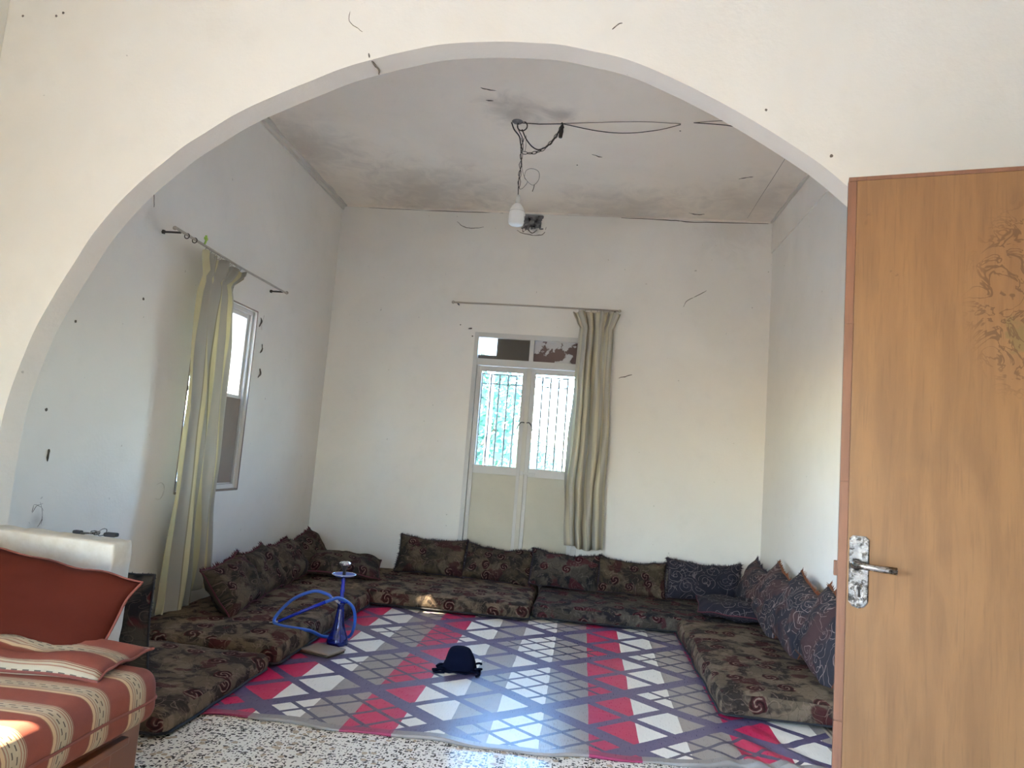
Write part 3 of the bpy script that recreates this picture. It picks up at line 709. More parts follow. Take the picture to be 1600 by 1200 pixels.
# ------------------------------------------------------------ mattresses
def mattress(x0, x1, y0, y1, z0, z1, label, mat, seed, r=.045, long='x'):
    V, F = rbox(x0, x1, y0, y1, z0, z1, r, max(6, int((x1-x0)*26)), max(6, int((y1-y0)*26)), 2, 4)
    cx, cy = (x0+x1)/2, (y0+y1)/2; out = []
    for v in V:
        u = abs(v.x-cx)/((x1-x0)/2); w_ = abs(v.y-cy)/((y1-y0)/2); t = (v.z-z0)/(z1-z0)
        v = v.copy(); nn = noise.noise(Vector((v.x*3.2, v.y*3.2, seed)))+.5*noise.noise(Vector((v.x*9, v.y*9, seed+4)))
        if t > .3: v.z += (.014*(1-u**4)*(1-w_**4)+.011*nn)*t
        v.x += .012*noise.noise(Vector((v.y*4, v.z*6, seed))); v.y += .012*noise.noise(Vector((v.x*4, v.z*6, seed+2)))
        if t > .9: 
            pass
        v.z = max(v.z, z0); out.append(v)
    o = obj('floor_mattress', out, F, mat, smooth=True); tag(o, label, 'mattress', 'tapestry floor mattresses around the rug')
    ring = lambda z, ins: [(x0+ins+.03, y0+ins, z), (x1-ins-.03, y0+ins, z), (x1-ins, y0+ins+.03, z), (x1-ins, y1-ins-.03, z), (x1-ins-.03, y1-ins, z), (x0+ins+.03, y1-ins, z), (x0+ins, y1-ins-.03, z), (x0+ins, y0+ins+.03, z)]
    P = []
    R = ring(z0+.016, .004)
    for i in range(8):
        a, c = Vector(R[i]), Vector(R[(i+1) % 8]); k = max(2, int((c-a).length*14))
        P += [a.lerp(c, j/k)+Vector((.012*noise.noise(Vector(((a.lerp(c, j/k)).y*4, .03, seed))), .012*noise.noise(Vector((a.lerp(c, j/k).x*4, .03, seed+2))), 0)) for j in range(k)]
    P.append(P[0]); P = [Vector(p) for p in P]
    B().tube(P, .006, 6, False).make('piping', M_black, o)
    return o
MZ = .125
mattress(-2.40, -1.515, 2.66, 3.575, .004, .092, 'thin tapestry floor mattress nearest the camera on the left, beside the sofa', M_mat, 1.)
mattress(-2.38, -1.49, 3.60, 5.19, .012, MZ+.006, 'tapestry floor mattress along the left wall under the striped curtain and hookah', M_mat, 5.)
mattress(-2.40, -.312, 5.21, 6.22, .012, MZ, 'tapestry floor mattress at the back left, with the sunlit patch on its edge', M_mat, 9.)
mattress(-.300, 1.50, 5.30, 6.22, .012, MZ-.003, 'tapestry floor mattress at the back right, below the beige curtain', M_cushdark, 13.)
mattress(.735, 1.515, 3.62, 5.28, .012, MZ+.01, 'tapestry floor mattress along the right wall behind the open wooden door', M_mat, 17.)

# ------------------------------------------------------------ cushions
def cushion(c, wdir, udir, w_, h, t, mat, frmat, seed, label, name='cushion', group='tapestry cushions around the mattresses', fringe=.02, sag=.0, sides='tlrb', pipe=True, concave=.05, cat='cushion', uvrot=False):
    c, wd, ud = Vector(c), Vector(wdir).normalized(), Vector(udir).normalized(); ud = (ud-wd*ud.dot(wd)).normalized(); nd = wd.cross(ud)
    nu, nv = 26, 18; idx = {}; V = []; F = []; UV = []
    def pt(u, v, s):
        x = u*w_/2*(1-concave*(1-v*v)); y = v*h/2*(1-concave*1.4*(1-u*u))
        if v > 0: y -= sag*v*(1-u*u)
        th = t/2*max(0, (1-u**4)*(1-v**4))**.62
        p = Vector((u*2.1, v*1.6, seed))
        th *= 1+.28*noise.noise(p*1.3)
        off = .014*noise.noise(p*1.1+Vector((9, 0, 0)))*(w_/.6)+.010*noise.noise(Vector((u*6, v*5, seed)))*(1-max(abs(u), abs(v))**6)
        y += .012*noise.noise(Vector((u*2.5, seed, v)))
        return c+wd*x+ud*y+nd*(s*th+off)
    def vid(i, j, s):
        e = i in (0, nu) or j in (0, nv); key = (i, j, 0 if e else s)
        if key not in idx:
            u = math.sin(PI/2*(2*i/nu-1))*.5+(2*i/nu-1)*.5; v = math.sin(PI/2*(2*j/nv-1))*.5+(2*j/nv-1)*.5
            idx[key] = len(V); V.append(pt(u, v, s))
            UV.append(((v*h/2+seed*.37, u*w_/2) if uvrot else (u*w_/2+seed*.37, v*h/2+seed*.21+s*.5)))
        return idx[key]
    for s in (1, -1):
        for i in range(nu):
            for j in range(nv):
                f = (vid(i, j, s), vid(i+1, j, s), vid(i+1, j+1, s), vid(i, j+1, s)); F.append(f if s > 0 else f[::-1])
    o = obj(name, V, F, mat, uv=UV, smooth=True); tag(o, label, cat, group)
    # perimeter
    per = [(i, 0, Vector((0, -1))) for i in range(nu)]+[(nu, j, Vector((1, 0))) for j in range(nv)]+[(i, nv, Vector((0, 1))) for i in range(nu, 0, -1)]+[(0, j, Vector((-1, 0))) for j in range(nv, 0, -1)]
    P = [V[vid(i, j, 1)] for i, j, _ in per]
    if pipe: B().tube(P+[P[0]], .0045, 6, False).make('piping', frmat, o)
    if fringe:
        rnd = random.Random(int(seed*100)); FV = []; FF = []
        for k in range(len(P)):
            a, b2 = P[k], P[(k+1) % len(P)]; side = per[k][2]; sk = 'b' if side.y < 0 else 't' if side.y > 0 else 'r' if side.x > 0 else 'l'
            if sk not in sides: continue
            outd = (wd*side.x+ud*side.y); m_ = max(3, int((b2-a).length/.0045))
            for q in range(m_):
                p = a.lerp(b2, q/m_); L_ = fringe*rnd.uniform(.35, 1.15)*(1+.5*noise.noise(p*25)); e = (b2-a).normalized()*.0034; o2 = outd*L_+nd*rnd.uniform(-.008, .008)+(b2-a).normalized()*rnd.uniform(-.004, .004)
                kk = len(FV); FV += [p-e-nd*.003, p+e-nd*.003, p+nd*.004, p+o2]; FF += [(kk, kk+1, kk+3), (kk+1, kk+2, kk+3), (kk+2, kk, kk+3)]
        fo = obj('fringe', FV, FF, frmat, o); fo['kind'] = 'stuff'
    return o
X_, Y_, Z_ = Vector((1, 0, 0)), Vector((0, 1, 0)), Vector((0, 0, 1))
# back row, left to right
for k, (cx, w_, h, dz, rl, m_, fr, lb) in enumerate((
        (-1.245, .60, .335, .0, .0, M_cush, M_fr_dark, 'olive tapestry cushion with maroon roses, left end of the row on the back wall'),
        (-.665, .585, .315, -.01, -.05, M_cush, M_fr_dark, 'olive tapestry cushion leaning below the left leaf of the back door'),
        (-.095, .585, .32, -.01, -.03, M_cushdark, M_fr_dark, 'dark green tapestry cushion leaning between the back door and the beige curtain'),
        (.465, .57, .31, -.012, -.035, M_cush, M_fr_dark, 'olive and maroon tapestry cushion just right below the beige curtain'),
        (1.055, .61, .335, .0, -.01, M_scrollnavy, M_fr_dark, 'navy scrollwork cushion, right end of the row on the back wall'))):
    cushion((cx, 6.065, MZ+.015+h*.45+dz), (1, 0, rl), (0, .50, 1), w_, h, .13, m_, fr, 2.1+k*3.3, lb, fringe=.022, sag=.022, sides='tlr')
# right row, far to near (wall x = 1.55)
for k, (cy, w_, h, x, rl, lb) in enumerate((
        (5.74, .60, .37, 1.385, .10, 'green and plum scrollwork cushion in the far right corner'),
        (5.13, .60, .42, 1.375, .16, 'plum scrollwork cushion, second from the corner on the right wall'),
        (4.60, .58, .43, 1.375, .17, 'dark scrollwork cushion with rust fringe, third from the corner on the right wall'),
        (4.08, .58, .43, 1.38, .17, 'scrollwork cushion with curling cream vines, half hidden by the wooden door'))):
    cushion((x, cy, MZ+.02+h*.47), (0, -1, -rl), (.42, 0, 1), w_, h, .16, M_scroll, M_fr_rust if k else M_fr_dark, 31+k*2.7, lb, fringe=.03, sag=.015, sides='tl')
# left row, near to far (wall x = -2.45)
for k, (cy, w_, h, x, rl, lb) in enumerate((
        (4.19, .50, .33, -2.06, .10, 'tapestry cushion with a big rose, tucked under the hem of the striped curtain'),
        (4.64, .54, .33, -2.12, .06, 'maroon fringed tapestry cushion, second along the left wall from the curtain'),
        (5.13, .54, .33, -2.15, .03, 'maroon fringed tapestry cushion, third along the left wall from the curtain'),
        (5.68, .56, .33, -2.19, .12, 'tapestry cushion with one corner raised, in the far left corner'))):
    cushion((x, cy, MZ+.02+h*.42), (-.06, 1, rl), (-.75, 0, 1), w_, h, .17, M_cush, M_fr_maroon, 51+k*4.1, lb, fringe=.024, sag=.012, sides='tr')
cushion((-1.86, 5.60, MZ+.095), (1, .30, -.07), (-.5, 1, .22), .60, .42, .14, M_cush, M_fr_maroon, 71.3, 'tapestry cushion lying slumped on the mattress behind the hookah', fringe=0)
cushion((1.16, 5.42, MZ+.085), (1, -.12, -.02), (.1, 1, .10), .52, .40, .12, M_scrollnavy, M_fr_maroon, 75.1, 'dark cushion lying flat on the mattress in the right corner', fringe=0)
cushion((-1.99, 2.77, .355), (1, .02, -.02), (0, -.16, 1), .60, .50, .12, M_cushdark, M_black, 79.9, 'dark tapestry cushion standing on edge behind the low parapet', fringe=.008, sides='tr')

# ------------------------------------------------------------ sofa
sofa = thing('sofa', (-1.85, 1.55, 0), 'low daybed sofa with terracotta and cream striped seat on a glossy wooden base', 'sofa')
b = B(); b.bbox(-2.46, -1.375, .62, 2.205, .03, .262, .006); b.make('base', M_sofawood, sofa)
B().bbox(-1.376, -1.352, .62, 2.225, .0, .262, .008).make('side_board', M_sofawood, sofa)
B().bbox(-1.353, -1.345, .75, 2.08, .03, .205, .003).make('burl_panel', M_burl, sofa)
B().bbox(-1.353, -1.325, .66, 2.13, .212, .236, .004).make('rail', M_sofawood, sofa)
for x in (-2.40, -1.42):
    for y in (.70, 2.14): B().bbox(x-.03, x+.03, y-.03, y+.03, 0, .032, .004).make('leg', M_sofawood, sofa)
V, F = rbox(-2.46, -1.277, .60, 2.205, .268, .432, .058, 26, 40, 2, 6)
UV = []
for v in V:
    UV.append((v.y*1.0+.062, v.x+(.432-v.z)))
V = [v+Vector((0, 0, .016*noise.noise(v*2.4+Vector((3, 0, 0)))*(1 if v.z > .36 else 0)))+Vector((.010*noise.noise(Vector((v.y*5, v.z*9, 1))), .008*noise.noise(Vector((v.x*5, v.z*9, 4))), 0)) for v in V]
seat = obj('seat_cushion', V, F, M_stripe, sofa, uv=UV, smooth=True)
def ringpts(x0, x1, y0, y1, z, r, off=.0):
    P = []
    for cx, cy, a0 in ((x1-r, y1-r, 0), (x0+r, y1-r, PI/2), (x0+r, y0+r, PI), (x1-r, y0+r, 1.5*PI)):
        for i in range(7): a = a0+PI/2*i/6; P.append(Vector((cx+(r+off)*math.cos(a), cy+(r+off)*math.sin(a), z)))
    Q = []
    for i in range(len(P)):
        a, c = P[i], P[(i+1) % len(P)]; k = max(1, int((c-a).length/.05))
        for j in range(k):
            p = a.lerp(c, j/k); Q.append(p+Vector((.010*noise.noise(Vector((p.y*5, p.z*9, 1))), .008*noise.noise(Vector((p.x*5, p.z*9, 4))), 0)))
    return Q+[Q[0]]
B().tube(ringpts(-2.46, -1.277, .60, 2.205, .345, .058, .001), .0045, 6, False).make('seam', M_rustpipe, seat)
cushion((-1.93, 2.10, .454), (1, .04, -.02), (0, 1, .04), 1.14, .28, .085, M_stripe, M_rustpipe, 91.2, 'flat striped terracotta and cream cushion lying under the rust red pillow', name='striped_cushion', group='loose sofa cushions', fringe=0, uvrot=True, concave=.03)
cushion((-1.825, 2.225, .555), (1, .0, -.12), (.03, .5, 1), .70, .335, .13, M_rust, M_rustpipe, 95.7, 'plain rust red pillow leaning against the plaster parapet', name='pillow', group='loose sofa cushions', fringe=0, sag=-.006, concave=.06)

# ------------------------------------------------------------ keys on the parapet
zt = .757
ky = thing('keys', (-1.82, 2.56, zt), 'bunch of keys with black fobs lying on the plaster parapet', 'keys')
yk = 2.555
B().torus((-1.807, yk, zt+.014), (1, 0, .1), (0, .6, .8), .016, .0016, 18, 5).make('key_ring', M_chrome, ky)
V, F = rbox(-1.925, -1.89, yk-.010, yk+.010, zt, zt+.013, .005, 1, 1, 1, 2); obj('fob', V, F, M_black, ky, smooth=True)
V, F = rbox(-1.795, -1.745, yk-.014, yk+.014, zt, zt+.016, .006, 1, 1, 1, 2); obj('fob', V, F, M_black, ky, smooth=True)
for k, (a, y) in enumerate(((0, 0), (.5, .008), (1.0, -.006))):
    b = B().torus((-1.83-.004*k, yk+y, zt+.006+.004*k), (1, a*.3, 0), (-a*.3, 1, .2), .010, .0022, 12, 5)
    b.tube([(-1.842, yk+y, zt+.006), (-1.888, yk+y+.01*(k-1), zt+.005)], .0028, 6); b.bbox(-1.888, -1.872, yk+y-.004+.01*(k-1), yk+y+.004+.01*(k-1), zt+.001, zt+.004, .001)
    b.make('key', M_chrome if k else M_dark, ky)

# ------------------------------------------------------------ hookah
hx, hy = -1.362, 4.13; HZ = .009
hk = thing('hookah', (hx, hy, HZ), 'cobalt blue hookah with coiled hose standing at the left edge of the rug', 'hookah')
B().lathe([(0, 0), (.050, 0), (.061, .006), (.064, .022), (.056, .045), (.041, .085), (.030, .125), (.025, .17), (.021, .205), (.019, .225), (.023, .232), (.023, .245), (.0, .246)], (hx, hy, HZ), 32).make('vase', M_vase, hk, smooth=True)
B().lathe([(0, .240), (.020, .240), (.021, .262), (.013, .268), (.011, .30), (.015, .31), (.011, .32), (.010, .36), (.014, .37), (.010, .38), (.010, .40), (.0, .402)], (hx, hy, HZ), 20).make('stem', M_bluemetal, hk, smooth=True)
B().lathe([(.010, .398), (.050, .396), (.068, .404), (.070, .409), (.050, .402), (.010, .403)], (hx, hy, HZ), 32).make('ash_tray', M_bluehose, hk, smooth=True)
B().torus((hx, hy, HZ+.407), (1, 0, 0), (0, 1, 0), .069, .0025, 32, 6).make('tray_rim', M_silver, hk, smooth=True)
B().lathe([(0, .402), (.010, .402), (.009, .430), (.018, .450), (.028, .466), (.029, .470), (.0, .468)], (hx, hy, HZ), 20).make('bowl', M_dark, hk, smooth=True)
V, F = [], []
b = B().lathe([(.031, .462), (.033, .472), (.026, .479), (.012, .477), (0, .480)], (hx, hy, HZ), 22)
b.V = [v+noise.noise_vector(v*90)*.003 for v in b.V]; b.make('foil_cap', M_silver, hk)
B().tube([(hx, hy-.02, HZ+.245), (hx-.035, hy-.03, HZ+.262), (hx-.05, hy-.035, HZ+.268)], [.010, .009, .011], 10).make('hose_port', M_silver, hk, smooth=True)
B().tube([(hx+.01, hy, HZ+.245), (hx+.04, hy-.005, HZ+.252)], [.009, .008], 10).make('valve', M_bluemetal, hk, smooth=True)
hose = catmull([(hx-.05, hy-.035, HZ+.27), (hx-.075, hy-.04, HZ+.29), (hx-.15, hy-.06, HZ+.305), (hx-.25, hy-.09, HZ+.26), (hx-.315, hy-.12, HZ+.19), (hx-.33, hy-.16, HZ+.142), (hx-.29, hy-.20, HZ+.13), (hx-.19, hy-.22, HZ+.127),
                (hx-.12, hy-.14, HZ+.10), (hx-.085, hy-.02, HZ+.045), (hx-.03, hy+.085, HZ+.022), (hx+.045, hy+.085, HZ+.035), (hx+.078, hy+.05, HZ+.13), (hx+.06, hy+.03, HZ+.22), (hx+.0, hy-.04, HZ+.275), (hx-.04, hy-.055, HZ+.265), (hx-.075, hy-.06, HZ+.25)], 7)
B().tube(hose, .0095, 10).make('hose', M_bluehose, hk, smooth=True)
B().tube([(hx-.075, hy-.06, HZ+.25), (hx-.18, hy-.10, HZ+.20), (hx-.31, hy-.15, HZ+.135)], [.010, .010, .008], 10).make('hose_handle', M_bluemetal, hk, smooth=True)
B().tube([(hx-.31, hy-.15, HZ+.135), (hx-.355, hy-.165, HZ+.127)], [.0045, .0035], 8).make('mouthpiece', M_bulbg, hk, smooth=True)
# folded brown pad beside it
pd = thing('folded_pad', (-1.40, 3.96, .009), 'small brown folded pad lying at the foot of the hookah', 'pad')
ang = math.radians(-18)
def rot2(V, c, a): 
    c = Vector(c); return [Vector((c.x+(v.x-c.x)*math.cos(a)-(v.y-c.y)*math.sin(a), c.y+(v.x-c.x)*math.sin(a)+(v.y-c.y)*math.cos(a), v.z)) for v in V]
for z0, z1, d_ in ((.010, .022, 0), (.022, .034, .006)):
    V, F = rbox(-1.485+d_, -1.285+d_, 3.88, 4.03, z0, z1, .005, 6, 5, 1, 2); V = [v+Vector((0, 0, .0015*noise.noise(v*12))) for v in V]
    obj('fold', rot2(V, (-1.4, 3.95, 0), ang), F, M_card if d_ else M_olivepipe, pd, smooth=True)

# ------------------------------------------------------------ dark cap on the rug
cp = thing('cloth_cap', (-.60, 3.93, .009), 'dark navy cloth cap with loose straps lying on the rug', 'cap')
b = B(); n1, n2 = 26, 14; V = []; F = []
for i in range(n2+1):
    t = i/n2
    for j in range(n1):
        a = 2*PI*j/n1
        r = .082*math.cos(PI/2*t*.97)**.55+.012*(1-t)**4 if t < 1 else 0
        p = Vector((r*1.0*math.cos(a), r*.8*math.sin(a), .118*math.sin(PI/2*t)**.85))
        k = noise.noise(Vector((p.x*16, p.y*16, p.z*12+4)))*.015*(1-.5*t); p += Vector((math.cos(a), math.sin(a), .3))*k
        p.x += .012*t-.004; p.z = max(p.z, .001); V.append(p+Vector((-.60, 3.93, .011)))
for i in range(n2):
    for j in range(n1): F.append((i*n1+j, i*n1+(j+1) % n1, (i+1)*n1+(j+1) % n1, (i+1)*n1+j))
F.append(tuple(n2*n1+j for j in range(n1))); F.append(tuple(range(n1))[::-1])
obj('crown', V, F, M_navy, cp, smooth=True)
b = B(); V = []; F = []; n1 = 40
for i in range(5):
    for j in range(n1):
        a = 2*PI*j/n1; r = .07+.052*i/4*(1+.28*noise.noise(Vector((math.cos(a)*2, math.sin(a)*2, 3.)))); V.append(Vector((-.60+r*math.cos(a), 3.925+r*.75*math.sin(a), .017+.010*noise.noise(Vector((a*2, i*.7, 1)))*i/4+.006*math.sin(a*7)*i/4)))
k = len(V); V += [v-Vector((0, 0, .004)) for v in V]
for i in range(4):
    for j in range(n1):
        q = (i*n1+j, (i+1)*n1+j, (i+1)*n1+(j+1) % n1, i*n1+(j+1) % n1); F.append(q); F.append(tuple(x+k for x in q[::-1]))
for j in range(n1): F.append((4*n1+j, k+4*n1+j, k+4*n1+(j+1) % n1, 4*n1+(j+1) % n1))
obj('brim', V, F, M_navy, cp, smooth=True)
for P in ([(-.67, 3.90, .018), (-.71, 3.87, .016), (-.735, 3.86, .014)], [(-.68, 3.88, .018), (-.72, 3.84, .015), (-.70, 3.82, .014), (-.66, 3.83, .015)], [(-.53, 3.91, .02), (-.49, 3.90, .03), (-.475, 3.93, .022)],
          [(-.53, 3.88, .018), (-.49, 3.86, .022), (-.475, 3.84, .018), (-.49, 3.82, .014)], [(-.54, 3.94, .03), (-.50, 3.95, .045), (-.48, 3.96, .04)], [(-.66, 3.93, .02), (-.70, 3.92, .03), (-.72, 3.90, .02)]):
    B().tube(catmull(P, 5), .0065, 6).make('strap', M_navy, cp, smooth=True)

# ------------------------------------------------------------ hanging lamp
lx, ly = -.56, 4.528
lp = thing('hanging_bulb', (lx, ly, H), 'bare white bulb hanging on a twisted dark cord from the ceiling hook', 'lamp')
B().lathe([(.0, .150), (.018, .150), (.026, .143), (.038, .128), (.048, .108), (.052, .088), (.052, .022), (.049, .009), (.040, .002), (.022, 0), (0, .0)], (lx+.005, ly, 2.725), 32).make('bulb', M_bulbw, lp, smooth=True)
B().lathe([(.0, .195), (.013, .195), (.016, .185), (.016, .13), (0, .13)], (lx+.005, ly, 2.738), 20).make('socket', M_bulbg, lp, smooth=True)
B().torus((lx+.005, ly, 2.818), (1, 0, 0), (0, 1, 0), .052, .0015, 32, 5).make('bulb_rim', M_bulbg, lp)
cord = catmull([(-.60, ly, 3.45), (-.59, ly, 3.40), (-.555, ly, 3.33), (-.562, ly, 3.26), (-.552, ly, 3.15), (-.560, ly, 3.05), (-.556, ly, 2.94)], 6)
B().tube(cord, .0032, 6).make('cord', M_cable, lp)
for ph in (0, PI):
    B().tube([(-.556+.010*math.cos(t*1.2+ph)+.004*noise.noise(Vector((t, ph, 0))), ly+.010*math.sin(t*1.2+ph), 3.34-t*.024) for t in range(0, 16)], .0022, 5).make('cord_strand', M_cable, lp)
B().tube(catmull([(-.64, ly, 3.448), (-.62, ly, 3.40), (-.58, ly, 3.35), (-.565, ly, 3.29), (-.548, ly, 3.25)], 5), .0045, 6).make('cord_strand', M_cable, lp)
B().torus((-.565, ly, 3.425), (1, 0, 0), (0, 0, 1), (.034, .034), .0045, 20, 6).make('ceiling_hook', M_dark, lp)
B().lathe([(.0, 0), (.038, 0), (.03, -.008), (.015, -.012), (0, -.012)], (-.60, ly, H), 20).make('ceiling_rose', M_rubble, lp)
B().tube(catmull([(-.552, ly, 3.20), (-.538, ly, 3.10), (-.505, ly, 3.04), (-.46, ly, 3.01), (-.425, ly, 3.05), (-.43, ly, 3.105), (-.475, ly, 3.125), (-.515, ly, 3.11), (-.522, ly, 3.06), (-.50, ly, 3.03), (-.53, ly, 2.985), (-.552, ly, 2.98)], 6), .0016, 5).make('loose_wire', M_string, lp)
B().tube([(-.452, ly, 3.013), (-.455, ly, 2.99), (-.462, ly, 2.965)], .003, 5).make('loose_wire', M_string, lp)
B().tube(catmull([(-.535, ly, 3.36), (-.53, ly, 3.28), (-.535, ly, 3.24)], 5), .0016, 5).make('loose_wire', M_string, lp)
# chain swag
ch = thing('chain', (-.42, ly, 3.25), 'short iron chain swagged from the lamp cord up to the second ceiling hook', 'chain')
cp_ = catmull([(-.55, ly, 3.235), (-.48, ly, 3.235), (-.41, ly, 3.265), (-.35, ly, 3.33), (-.31, ly, 3.40), (-.297, ly, 3.43)], 20)
L = [0]
for i in range(1, len(cp_)): L.append(L[-1]+(cp_[i]-cp_[i-1]).length)
nl = 11
for k in range(nl):
    s_ = L[-1]*(k+.5)/nl; i = next(i for i in range(len(L)) if L[i] >= s_); p = cp_[i]; t = (cp_[min(i+1, len(cp_)-1)]-cp_[i-1]).normalized()
    side = Vector((0, 1, 0)) if k % 2 else t.cross(Vector((0, 1, 0)))
    B().torus(p, t, side, (L[-1]/nl*.62, .0095), .0028, 14, 5).make('link', M_dark, ch)
cb = thing('power_cable', (-.3, 4.55, H), 'black cable strung across the ceiling from the lamp hook to the arch', 'cable')
B().tube(catmull([(-.565, ly, 3.40), (-.53, ly, 3.33), (-.48, ly, 3.275), (-.43, ly, 3.262), (-.36, ly, 3.31), (-.31, ly, 3.40), (-.292, ly, 3.44)], 6), .0042, 6).make('cable_swag', M_cable, cb)
B().tube([(-.60, ly, H-.008), (-.45, ly+.005, H-.012), (-.29, ly, H-.008)], .0035, 6).make('cable_run', M_cable, cb)
B().tube(catmull([(-.29, ly, H-.008), (-.05, 4.59, H-.022), (.15, 4.60, H-.026), (.35, 4.56, H-.018), (.49, 4.50, H-.006)], 6), .003, 6).make('cable_run', M_cable, cb)
B().tube(catmull([(-.29, ly, H-.006), (0, 4.49, H-.008), (.25, 4.47, H-.008), (.49, 4.49, H-.006)], 6), .0022, 6).make('cable_run', M_string, cb)
B().tube(catmull([(.57, 4.47, H-.006), (.75, 4.47, H-.015), (.95, 4.49, H-.02), (1.4, 4.45, H-.01), (1.54, 4.4, H-.01)], 6), .003, 6).make('cable_run', M_cable, cb)
B().tube(catmull([(.57, 4.47, H-.006), (.80, 4.42, H-.008), (1.2, 4.38, H-.008), (1.54, 4.36, H-.008)], 6), .0022, 6).make('cable_run', M_string, cb)
B().tube([(-.297, 4.56, H-.004), (-.30, 4.56, 3.41), (-.303, 4.56, 3.365)], [.010, .016, .012], 8).make('cable_knot', M_cable, cb)
B().tube([(-.297, ly, H), (-.285, ly, 3.42), (-.30, ly, 3.40)], .006, 6).make('cable_hook', M_dark, cb)

# ------------------------------------------------------------ curtains
def curtain(name, edge, ztop, zbot, header, along, outv, npl, mat, parent_label, amp, seed, nz=60, nu=160):
    """edge(z)->(a,b) horizontal extent; along: function (s,z,d)->Vector"""
    V = []; F = []; UV = []
    for j in range(nz+1):
        t = j/nz
        for i in range(nu+1):
            u = i/nu; zb = zbot(u); z = ztop+(zb-ztop)*t
            a, b_ = edge(z); hd = max(0., 1-abs(z-header)/.05)
            A = amp*(.55+.45*t)*(1-.55*hd) if z < header else amp*.8
            ph = 2*PI*npl*u+1.1*noise.noise(Vector((u*3, z*1.1, seed)))*3
            d = A*math.sin(ph)+A*.45*math.sin(ph*.5+z*1.3+seed)+A*.6*noise.noise(Vector((u*7, z*1.4, seed+5)))
            lat = (b_-a)*.018*math.cos(ph*1.0+.4)+(b_-a)*.03*noise.noise(Vector((u*4, z*1.8, seed+8)))*min(1, t*3)
            s = a+(b_-a)*u+lat
            if z > header: d += .012*math.sin(u*npl*2*PI*2.3+seed); z += .006*math.sin(u*npl*2*PI*1.7)
            V.append(along(s, z, d)); UV.append((u, z))
    for j in range(nz):
        for i in range(nu): a = j*(nu+1)+i; F.append((a, a+1, a+nu+2, a+nu+1))
    return V, F, UV
def interp(T_, z):
    for (z0, a0, b0), (z1, a1, b1) in zip(T_, T_[1:]):
        if z >= z1: f = min(1, max(0, (z0-z)/(z0-z1))); f = f*f*(3-2*f); return a0+(a1-a0)*f, b0+(b1-b0)*f
    return T_[-1][1:]
# left
TL = [(2.25, 3.84, 4.40), (2.13, 3.89, 4.26), (2.0, 3.865, 4.30), (1.75, 3.86, 4.34), (1.3, 3.895, 4.33), (.86, 3.905, 4.35), (.25, 3.88, 4.41), (.08, 3.87, 4.40)]
def zb(u): 
    f = min(1, max(0, (u-.52)/.06)); return .105+.115*f+.02*math.sin(u*19)
V, F, UV = curtain('c', lambda z: interp(TL, z), 2.262, zb, 2.13, lambda s, z, d: Vector((XL+.115+d+.05*max(0, (1.2-z)/1.2)*0, s, z)), None, 4.6, M_curL, '', .034, 3.)
cl = thing('curtain', (XL+.11, 4.1, 2.25), 'yellow and grey striped curtain bunched over the left wall window', 'curtain', 'window curtains')
o = obj('curtain_cloth', V, F, M_curL, cl, uv=UV, smooth=True); sm = o.modifiers.new('s', 'SOLIDIFY'); sm.thickness = .002
for k in range(7):
    y = 3.90+.066*k; B().torus((XL+.115, y, 2.272), (1, 0, 0), (0, 0, 1), .016, .002, 12, 5).make('curtain_ring', M_rodmetal, cl)
# back
TB = [(2.52, -.19, .25), (2.44, -.15, .22), (2.38, -.115, .19), (2.30, -.12, .195), (1.9, -.135, .195), (1.4, -.15, .20), (1.0, -.165, .205), (.7, -.145, .215), (.44, -.115, .222)]
V, F, UV = curtain('c', lambda z: interp(TB, z), 2.52, lambda u: .44+.012*math.sin(u*9)+.02*(1-u), 2.38, lambda s, z, d: Vector((s, D-.115+d, z)), None, 4.3, M_curB, '', .048, 11.)
cbk = thing('curtain', (.04, D-.105, 2.5), 'beige striped curtain bunched at the right of the back door', 'curtain', 'window curtains')
o = obj('curtain_cloth', V, F, M_curB, cbk, uv=UV, smooth=True); sm = o.modifiers.new('s', 'SOLIDIFY'); sm.thickness = .002
for k in range(7):
    x = -.13+.055*k; B().torus((x, D-.105, 2.54), (0, 1, 0), (0, 0, 1), .016, .002, 12, 5).make('curtain_ring', M_rodmetal, cbk)
r1 = thing('curtain_rod', (XL+.1, 4.3, 2.287), 'thin metal curtain rod on the left wall above the window', 'curtain rod', 'curtain rods')
B().tube([(XL+.115, 3.56, 2.30), (XL+.115, 4.3, 2.285), (XL+.115, 5.045, 2.29)], .008, 8).make('rod', M_rodmetal, r1, smooth=True)
for y in (3.62, 5.0): B().tube([(XL, y, 2.29), (XL+.115, y, 2.29)], .006, 6).lathe([(0, -.010), (.009, -.010), (.009, .010), (0, .010)], (XL+.01, y, 2.29), 10).make('bracket', M_dark, r1)
for y in (3.56, 5.045): B().lathe([(0, -.013), (.010, -.008), (.013, 0), (.010, .008), (0, .013)], (XL+.115, y, 2.296), 12).make('finial', M_rodmetal, r1, smooth=True)
for y in (3.68, 3.76): B().torus((XL+.115, y, 2.29), (1, 0, 0), (0, 0, 1), .015, .003, 12, 5).make('rod_ring', M_dark, r1)
r2 = thing('curtain_rod', (-.53, D-.1, 2.54), 'thin metal curtain rod on the back wall above the door', 'curtain rod', 'curtain rods')
B().tube([(-1.27, D-.105, 2.545), (-.5, D-.105, 2.55), (.225, D-.105, 2.548)], .008, 8).make('rod', M_rodmetal, r2, smooth=True)
for x in (-1.24, .19): B().tube([(x, D, 2.545), (x, D-.105, 2.545)], .006, 6).make('bracket', M_dark, r2)
for x in (-1.275, .23): B().lathe([(0, -.016), (.012, -.010), (.016, 0), (.012, .010), (0, .016)], (x, D-.105, 2.546), 12).make('finial', M_rodmetal, r2, smooth=True)
